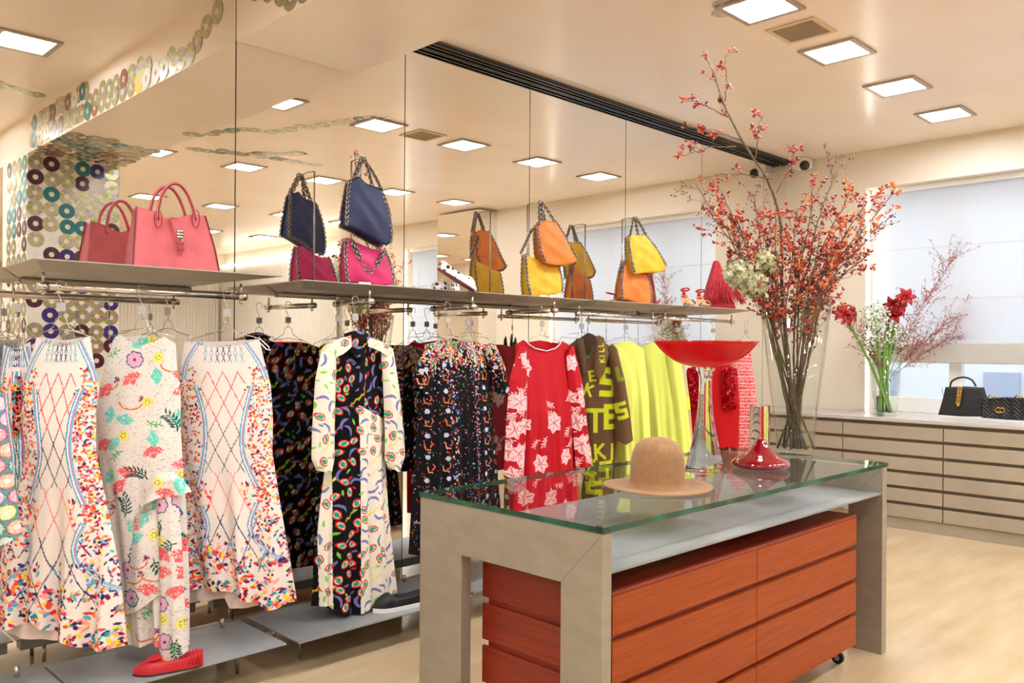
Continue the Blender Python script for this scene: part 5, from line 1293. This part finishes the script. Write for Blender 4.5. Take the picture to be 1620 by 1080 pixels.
def branch(label, pts, r0, R, twigs=10, hips=3, ln=.16, tstart=.45, mats_=(0, 1), group=GP, sc=1.0, round_=False):
    P = smooth3(pts, 36); n = len(P)
    w = np.cumsum(np.array([[R.uniform(-1, 1) for _ in range(3)] for _ in range(n)]), 0) * .006 * sc; w -= np.linspace(0, 1, n)[:, None] * w[-1]; w *= np.clip(np.linspace(.1, 1.2, n), 0, 1)[:, None]
    P = P + w
    t = thing('berry_branch', label, 'branch', P[0], group)
    st = MB(); rad = [r0 * (1 - .8 * i / (n - 1)) + .0009 for i in range(n)]; st.tube(P, rad, 7)
    hb = [MB() for _ in range(4)]
    def tw(p, d, l, r, depth, k):
        q = p.copy(); pts_ = [q.copy()]; dd = d.copy()
        for i in range(5):
            dd = dd + np.array([R.uniform(-.32, .32) for _ in range(3)]); dd /= np.linalg.norm(dd); q = q + dd * l / 5; pts_.append(q.copy())
            if depth and i in (1, 3) and R.random() < .75:
                s_ = dd + np.array([R.uniform(-1, 1), R.uniform(-1, 1), R.uniform(-.6, 1)]) * .9; s_ /= np.linalg.norm(s_); tw(q, s_, l * .5, r * .7, depth - 1, k)
        st.tube(pts_, [r * (1 - .6 * i / 5) for i in range(6)], 4)
        for _ in range(hips):
            i = R.randrange(2, 6); c = pts_[i] + np.array([R.uniform(-1, 1) for _ in range(3)]) * .012 * sc
            d2 = c - pts_[i] + dd * .006; kk = mats_[0] if R.random() < .55 else mats_[1]
            if R.random() < .12: kk = 2
            hip(hb[kk], c, d2 / (np.linalg.norm(d2) + 1e-9), (R.uniform(.0042, .0066) if not round_ else R.uniform(.003, .0045)) * sc, 1.8 if not round_ else 1.0)
    for k in range(twigs):
        f = tstart + (1 - tstart) * (k + R.random()) / twigs; i = min(n - 2, int(f * (n - 1))); d = P[i + 1] - P[i]; d /= np.linalg.norm(d)
        d = d + np.array([R.uniform(-1, 1), R.uniform(-1, 1), R.uniform(-.5, .9)]) * .85; d /= np.linalg.norm(d)
        tw(P[i], d, ln * R.uniform(.5, 1.1), .0016 * sc, 1, k)
    st.build('stem', M_bark, t, world=True, smooth=True)
    for h, m_, nm in zip(hb, (M_hipO, M_hipR, M_hipD, M_hipY), ('orange_rosehips', 'red_rosehips', 'dark_berries', 'yellow_berries')):
        if h.v: h.build(nm, m_, t, world=True, smooth=True)['kind'] = 'stuff'
    return t
Rb = random.Random(42)
def foot(k):
    q = k * 2.4; r = .070 * (.45 + .55 * ((k * 7) % 5) / 5); return np.array([VX + r * math.cos(q), VY + r * math.sin(q), TT + .03])
def mouth(x, k):   # passes through the vase mouth near pixel x
    dd = .10 * math.sin(k * 1.9); return P3(x, 480, VD + dd)
trunk = [foot(0)] + [P3(x, y, VD + dz) for x, y, dz in ((1252, 640, 0), (1243, 540, 0), (1236, 450, 0), (1237, 380, 0), (1234, 330, 0), (1224, 298, -.02), (1203, 262, -.04), (1180, 226, -.05), (1160, 195, -.05), (1148, 165, -.06), (1143, 148, -.06), (1130, 115, -.06), (1113, 80, -.06))]
t = branch('tallest knotty branch arching left from the vase almost to the ceiling', trunk, .0115, Rb, 5, 3, .08, .84, (1, 0), group='', sc=1.0)
side = [([(1147, 160), (1149, 130), (1147, 85)], 'thin upright twig beside the tip of the tallest branch'), ([(1152, 185), (1130, 178), (1110, 166), (1082, 158)], 'thin twig reaching left at mid height of the tallest branch'), ([(1172, 222), (1150, 212), (1120, 205), (1085, 199)], 'long twig reaching left under the higher left twig'),
        ([(1196, 250), (1201, 222), (1207, 182)], 'twig rising in the middle right of the tallest branch'), ([(1164, 232), (1120, 234), (1080, 246)], 'lowest of the long twigs reaching left of the tallest branch'), ([(1228, 305), (1238, 288), (1252, 262), (1252, 240), (1246, 225)], 'forked green twig rising right of the tallest branch below the ceiling camera'),
        ([(1222, 283), (1190, 277), (1140, 270), (1098, 284)], 'twig with red hips stretching left at the height of the track end')]
for k, (q, lb) in enumerate(side): branch(lb, [P3(x, y, VD - .045) for x, y in q], .0026, Rb, 4, 3, .07, .3, (1, 0), group='')
BL = ['reaching farthest left, tip just under the track end', 'with its tip second from the left', 'arching left, tip above the second-left one', 'leaning left and ending low above the hydrangea', 'rising steeply left of the tall trunk', 'ending low just left of the trunk', 'rising just right of the trunk', 'rising to the camera corner, right of the trunk',
      'with the highest tip right of the trunk', 'with its tip left of the window edge, second highest', 'crossing the window edge, higher of two', 'reaching farthest right with orange berry clusters', 'reaching far right, just below the farthest one', 'leaning right and ending before the window edge', 'bending right over the light strip', 'drooping lowest on the right side', 'ending leftmost and lowest beside the fringed bag', 'of middle height, half way to the window', 'short, in the dense middle right of the trunk', 'short, close behind the trunk', 'short, low on the right side']
ends = [(1100, 290, 1205), (1115, 320, 1212), (1140, 300, 1215), (1165, 345, 1214), (1190, 300, 1225), (1210, 360, 1225), (1262, 330, 1240), (1285, 300, 1255), (1322, 268, 1262), (1345, 300, 1270), (1372, 318, 1275), (1408, 312, 1282), (1398, 352, 1290), (1362, 360, 1290), (1372, 402, 1296), (1340, 430, 1300), (1150, 355, 1208), (1300, 350, 1276), (1270, 380, 1262), (1228, 330, 1232), (1318, 390, 1290)]
for k, (x, y, mx_) in enumerate(ends):
    dz = Rb.uniform(-.22, .22)
    fx = VX * 0; ft0 = foot(k + 1) - RT * ((mx_ - 1257) / 50 * .045) * np.array([1, 1, 0]); pts = [ft0, P3(1257 + (mx_ - 1257) * .22 + 6 * math.sin(k * 2.7), 620, VD + .05 * math.sin(k * 1.9)), mouth(mx_, k), P3((mx_ * 1.1 + x * .9) / 2, (480 + y) / 2 - 4, VD + dz * .5), P3(x, y, VD + dz)]
    md = (0, 1) if k % 4 else (2, 1)
    if x > 1340 and k % 2: md = (3, 0)
    lab = 'berry branch in the tall vase %s' % BL[k]
    branch(lab, pts, .0052, Rb, 15, 5, .16, .48, md, group=GP + (', left' if x < 1220 else ', middle' if x < 1300 else ', right'), round_=(k % 4 == 0))
# hydrangea
M_hyd = noise_tint(mat('hydrangea_petals', rough=.7), C(176, 184, 128), C(226, 222, 190), s=40); M_hyd2 = mat('hydrangea_petals_rust', C(196, 150, 120), .7); M_stem = mat('green_stem', C(96, 128, 60), .5)
Rh = random.Random(3)
t = thing('hydrangea', 'pale green hydrangea heads hanging over the left rim of the tall vase', 'flower', P3(1215, 470, VD - .1))
f1, f2 = MB(), MB()
def floret(mb, c, nrm, s_):
    nrm = nrm / np.linalg.norm(nrm); h = np.array([.3, .5, .8]); e1 = np.cross(nrm, h); e1 /= np.linalg.norm(e1); e2 = np.cross(nrm, e1); a0 = Rh.uniform(0, 3)
    for k in range(4):
        q = a0 + k * math.pi / 2; u = e1 * math.cos(q) + e2 * math.sin(q); v = np.cross(nrm, u)
        mb.add([c, c + u * s_ * .6 + v * s_ * .45 + nrm * s_ * .2, c + u * s_ * 1.1 + nrm * s_ * .1, c + u * s_ * .6 - v * s_ * .45 + nrm * s_ * .2], [(0, 1, 2, 3)])
for (x, y, r, dz) in ((1174, 432, .085, -.06), (1208, 418, .08, -.02), (1192, 450, .07, -.08)):
    c0 = P3(x, y, VD + dz)
    for _ in range(330):
        q = np.array([Rh.gauss(0, 1) for _ in range(3)]); q /= np.linalg.norm(q); floret(f1, c0 + q * r * Rh.uniform(.72, 1.12) * np.array([1, 1, .85]), q + np.array([Rh.uniform(-.5, .5) for _ in range(3)]), .0145)
f1.build('petals', M_hyd, t, world=True)
MB().tube(smooth3([P3(1190, 440, VD - .12), P3(1213, 470, VD - .06), P3(1235, 560, VD), foot(3)], 12), .004, 6).build('stem', M_stem, t, world=True, smooth=True)
# counter vase
cv = at(1400, 652, Z=.87); cv = np.array([7.08, at(1400, 652, X=7.08)[1], .87]); CD_ = (cv - CAMP) @ FW; cs = CD_ / FPX
t = thing('counter_vase', 'flared clear glass vase of flowers on the window counter', 'vase', (cv[0], cv[1], .871))
MB().lathe([(0, 0), (.09, 0), (.095, .006), (.12, 92 * cs), (.116, 92 * cs), (.09, .02), (0, .018)], n=40).build('vase_body', M_glass, t, smooth=True)
MB().lathe([(0, .019), (.085, .02), (.10, .20), (0, .20)], n=32).build('water', M_water, t, smooth=True)
def Q3(x, y, dz=0): return P3(x, y, CD_ + dz)
Rv = random.Random(77)
ft = lambda k: np.array([cv[0] + .05 * math.cos(k * 2.2), cv[1] + .05 * math.sin(k * 2.2), .895])
M_gst = mat('flower_stalk', C(120, 160, 70), .4); M_am = mat('amaryllis_petal', C(156, 14, 18), .5); M_gyp = mat('white_blossom', C(214, 216, 200), .8)
for k, (x, y, lb) in enumerate(((1414, 470, 'large red amaryllis, lower of the two on the right of the counter vase'), (1418, 484, 'large red amaryllis with open petals in the middle of the counter vase'), (1338, 502, 'red amaryllis on the left of the counter vase'))):
    if k == 0: x, y = 1424, 474
    if k == 1: x, y = 1410, 492
    c = Q3(x, y, -.1 + .05 * k); t = thing('amaryllis', lb.replace('lower', 'upper'), 'flower', c)
    MB().tube(smooth3([ft(k), Q3(1395 + (x - 1395) * .3, 575), c], 14), .013, 8).build('stalk', M_gst, t, world=True, smooth=True)
    pm = MB()
    for b in range(3):
        ax = np.array([Rv.uniform(-.6, .6), Rv.uniform(-.6, .6), Rv.uniform(-.2, .5)]) - FW * .7; ax /= np.linalg.norm(ax); e1 = np.cross(ax, [0, 0, 1.0]); e1 /= np.linalg.norm(e1); e2 = np.cross(ax, e1)
        c1 = c + (e1 * Rv.uniform(-1, 1) + np.array([0, 0, 1]) * Rv.uniform(-1, 1)) * .05
        for q in range(6):
            an = q * math.pi / 3 + b; u = e1 * math.cos(an) + e2 * math.sin(an); v = np.cross(ax, u)
            V = []
            for i in range(5):
                f_ = i / 4; ctr = c1 + u * .085 * f_ + ax * (.045 * math.sin(f_ * 2.4)); wd = .024 * math.sin(math.pi * (.12 + .86 * f_)); V += [ctr - v * wd, ctr + ax * -.006, ctr + v * wd]
            pm.add(V, [(3 * i + j, 3 * i + j + 1, 3 * i + 4 + j, 3 * i + 3 + j) for i in range(4) for j in (0, 1)])
    pm.build('petals', M_am, t, world=True, smooth=True, solid=.0015)
for k, (x, y) in enumerate(((1384, 500), (1402, 522), (1376, 532), (1418, 536), (1396, 556))):
    c = Q3(x, y, -.08 + .04 * k); t = thing('white_blossom_stem', 'stem of tiny white blossoms, %s' % ('highest one behind the amaryllis', 'just below the middle amaryllis', 'left one beneath the left amaryllis', 'rightmost one by the spray', 'lowest, at the vase rim')[k], 'flower', c, 'white blossom stems in the counter vase')
    MB().tube(smooth3([ft(k + 4), Q3(1395, 600), c], 10), .010, 6).build('stalk', M_gst, t, world=True, smooth=True)
    lf = MB()
    for _ in range(60):
        q = np.array([Rv.gauss(0, 1) for _ in range(3)]); q *= Rv.uniform(.2, .95) * .11 / np.linalg.norm(q); d = q / np.linalg.norm(q); e = np.cross(d, [.3, .2, .9]); lf.add([c + q, c + q + d * .02 + e * .008, c + q + d * .045, c + q + d * .02 - e * .008], [(0, 1, 2, 3)])
    lf.build('foliage', mat('stalk_leaf', C(70, 110, 50), .5), t, world=True)['kind'] = 'stuff'
    b = MB()
    for _ in range(170):
        q = np.array([Rv.gauss(0, 1) for _ in range(3)]); q *= Rv.uniform(.3, 1) ** .4 * .12 / np.linalg.norm(q); b.ball(c + q, .0095, 5, 4)
    b.build('blossoms', M_gyp, t, world=True)['kind'] = 'stuff'
M_lf = mat('stalk_leaf', C(70, 110, 50), .5)
for k in range(4):
    t = thing('berry_spray', 'fine red-berried spray in the counter vase, reaching %s' % ('far right over the blind', 'upward to the right', 'up and left behind the amaryllis', 'right and low towards the handbags')[k], 'branch', Q3(1400, 600))
    st = MB(); hb = MB(); P0 = Q3(1400, 590); 
    tgt = [(1530, 490), (1500, 420), (1345, 520), (1560, 510)][k]; main = smooth3([ft(k), Q3(1402, 600), Q3(1402 + (tgt[0] - 1402) * .5, 590 + (tgt[1] - 590) * .55), Q3(*tgt)], 20); st.tube(main, [.003 * (1 - .7 * i / 19) for i in range(20)], 6)
    for j in range(64 if k != 2 else 36):
        i = Rv.randrange(7, 20); p = main[i]; dr = main[i] - main[i - 2]; dr /= np.linalg.norm(dr); dr = dr + np.array([Rv.uniform(-.7, .7), Rv.uniform(-.7, .7), Rv.uniform(-.4, .9)]); dr /= np.linalg.norm(dr)
        l = Rv.uniform(.08, .32); q = [p]
        for _ in range(4):
            dr = dr + np.array([Rv.uniform(-.3, .3) for _ in range(3)]); dr /= np.linalg.norm(dr); q.append(q[-1] + dr * l / 4)
            for _ in range(2): s_ = q[-1] + np.array([Rv.uniform(-1, 1) for _ in range(3)]) * .022; st.tube([q[-1], s_], .0008, 3); hb.ball(s_, Rv.uniform(.0035, .006), 5, 4)
        st.tube(q, .0012, 4)
    st.build('twigs', M_bark, t, world=True); hb.build('berries', mat('spray_berry', C(190, 80, 70), .4), t, world=True)['kind'] = 'stuff'

# ------------------------------------------------------------------ compact discs
M_disc = mat('disc_painted_sheen', rough=.22, metal=.75)  # rainbow wedges painted into the colour stand in for diffraction sheen
tc = N(M_disc, 'ShaderNodeTexCoord'); sp = N(M_disc, 'ShaderNodeSeparateXYZ'); L(M_disc, tc.outputs['Object'], sp.inputs[0])
a2 = N(M_disc, 'ShaderNodeMath', operation='ARCTAN2'); L(M_disc, sp.outputs['Y'], a2.inputs[0]); L(M_disc, sp.outputs['X'], a2.inputs[1])
mp_ = N(M_disc, 'ShaderNodeMapRange'); mp_.inputs[1].default_value = -math.pi; mp_.inputs[2].default_value = math.pi; L(M_disc, a2.outputs[0], mp_.inputs[0])
oi = N(M_disc, 'ShaderNodeObjectInfo'); ad = N(M_disc, 'ShaderNodeMath', operation='ADD'); L(M_disc, mp_.outputs[0], ad.inputs[0]); L(M_disc, oi.outputs['Random'], ad.inputs[1])
ml = N(M_disc, 'ShaderNodeMath', operation='MULTIPLY'); ml.inputs[1].default_value = 2.0; L(M_disc, ad.outputs[0], ml.inputs[0]); fr2 = N(M_disc, 'ShaderNodeMath', operation='FRACT'); L(M_disc, ml.outputs[0], fr2.inputs[0])
cr = N(M_disc, 'ShaderNodeValToRGB'); L(M_disc, fr2.outputs[0], cr.inputs[0]); els = cr.color_ramp.elements
els[0].color = (*C(196, 190, 160), 1); els[1].color = (*C(196, 190, 160), 1)
for p_, c_ in ((.3, C(186, 186, 150)), (.40, C(120, 190, 110)), (.47, C(214, 214, 120)), (.54, C(220, 160, 120)), (.60, C(190, 150, 210)), (.68, C(150, 190, 200)), (.76, C(196, 190, 160))):
    e = els.new(p_); e.color = (*c_, 1)
L(M_disc, cr.outputs[0], bs(M_disc).inputs['Base Color'])
dcols = {'maroon': mat('disc_maroon', C(74, 36, 48), .3), 'teal': mat('disc_teal', C(30, 110, 110), .3), 'brown': mat('disc_brown', C(126, 78, 56), .3), 'white': mat('disc_white', C(222, 218, 208), .3), 'red': mat('disc_red', C(170, 30, 40), .3), 'yellow': mat('disc_yellow', C(226, 186, 40), .3), 'purple': mat('disc_violet', C(50, 40, 110), .3)}
M_hub = mat('disc_hub', C(226, 214, 190), .15)
protos = {}
def disc(kind, loc, rot, where, grp):
    if kind not in protos:
        lb = '%s compact disc fixed to the %s' % ({'silver': 'silver iridescent', 'purple': 'violet'}.get(kind, kind + '-faced'), where)
        t = thing('compact_disc', lb, 'disc', (0, 0, 0))
        MB().lathe([(.020, -.0006), (.06, -.0006), (.06, .0006), (.020, .0006), (.020, -.0006)], n=28).build('disc_face', M_disc if kind == 'silver' else dcols[kind], t)
        MB().lathe([(.0075, -.0005), (.0198, -.0005), (.0198, .0005), (.0075, .0005), (.0075, -.0005)], n=20).build('disc_hub', M_hub, t)
        protos[kind] = t; t['group'] = grp + ', ' + kind; t.location = tuple(float(q) for q in loc); t.rotation_euler = rot; return t
    lb = '%s compact disc fixed to the %s' % ({'silver': 'silver iridescent', 'purple': 'violet'}.get(kind, kind + '-faced'), where)
    return dup(protos[kind], loc, rot, lb, grp + ', ' + kind)
Rd = random.Random(15)
HP = math.pi / 2
# on the beam face (x = 1.9), placed along y and z
top = [(222, 106), (234, 106), (209, 117), (196, 125, 'brown'), (184, 133), (173, 140), (163, 142), (152, 155), (142, 162), (116, 168), (247, 138, 'white'), (232, 143, 'white'), (219, 143, 'yellow'), (207, 151), (194, 160), (182, 167), (171, 173), (161, 173), (150, 187, 'brown'), (139, 192, 'teal'), (271, 91), (287, 92), (301, 97), (260, 124), (275, 125), (312, 66), (327, 42), (344, 19)]
n_ = 0
for q in top:
    v = at(q[0], q[1], X=1.9); y = 2 * MIR - v[1]; disc(q[2] if len(q) > 2 else 'silver', (1.8985 - .0006 * (n_ % 4), y, min(max(v[2], 2.925), 3.085)), (Rd.uniform(-.03, .03), HP, 0), 'vertical face of the ceiling beam', 'discs on the beam face'); n_ += 1
for k in range(34):
    y = 1.75 - .075 * (k // 2) - Rd.uniform(0, .03); disc(Rd.choice(['silver'] * 7 + ['brown', 'white', 'teal']), (1.8985 - .0006 * (k % 4), y, 2.94 + .125 * (k % 2) + Rd.uniform(-.01, .01)), (0, HP, 0), 'vertical face of the ceiling beam', 'discs on the beam face')
# column under the beam, seen in the mirrors
struct(MB().box(1.9, 2.577, -.24, .44, 0, 2.8615).build('wall_column', M_wall))
kinds = ['silver'] * 10 + ['maroon'] * 3 + ['white', 'teal', 'purple']
for r_ in range(14):
    for c_ in range(6):
        x = 1.955 + .112 * c_; z = 2.80 - .117 * r_
        disc(Rd.choice(kinds), (x + Rd.uniform(-.006, .006), .4425 + .0007 * ((r_ + c_) % 2), z + Rd.uniform(-.006, .006)), (-HP, 0, 0), 'broad mirror-facing side of the column', 'discs on the column front')
    for c_ in range(4):
        disc(Rd.choice(kinds), (1.8975 - .0007 * ((r_ + c_) % 2), .37 - .14 * c_, 2.8 - .125 * r_), (0, HP, 0), 'side of the column away from the windows', 'discs on the column side')
for k in range(45):
    disc(Rd.choice(['silver'] * 8 + ['brown', 'teal']), (1.96 + .112 * (k % 6) + Rd.uniform(-.02, .02), .52 + .115 * (k // 6) + Rd.uniform(-.02, .02), 2.8605 - .0007 * (k % 3)), (0, 0, Rd.uniform(0, 6)), 'underside of the ceiling beam', 'discs under the beam')
trail = [[(3.05, .80), (3.23, 1.23), (3.47, 1.39), (3.62, 1.91), (3.77, 2.28), (3.85, 2.4)], [(3.23, .29), (3.63, .43), (3.87, .68), (4.05, .9)], [(3.3, .3), (3.45, .42), (4.11, .49), (4.42, .54)], [(1.4, 1.2), (1.6, 1.1), (1.86, 1.04)]]
for tr_ in trail:
    P = np.array(tr_); d = np.r_[0, np.cumsum(np.linalg.norm(np.diff(P, axis=0), axis=1))]
    for k, s_ in enumerate(np.arange(0, d[-1], .085)):
        x = np.interp(s_, d, P[:, 0]); y = np.interp(s_, d, P[:, 1])
        disc(Rd.choice(['silver'] * 7 + ['brown', 'teal']), (x + Rd.uniform(-.03, .03), y + Rd.uniform(-.03, .03), HC - .0012 - .0008 * (k % 3)), (0, 0, Rd.uniform(0, 6)), 'ceiling in a winding trail', 'discs trailing over the ceiling')
v = at(1120, -3, Z=2.86); disc('silver', (2.52, v[1], 2.8600), (0, 0, 0), 'lower edge of the beam, nearest the lights', 'discs at the beam edge')
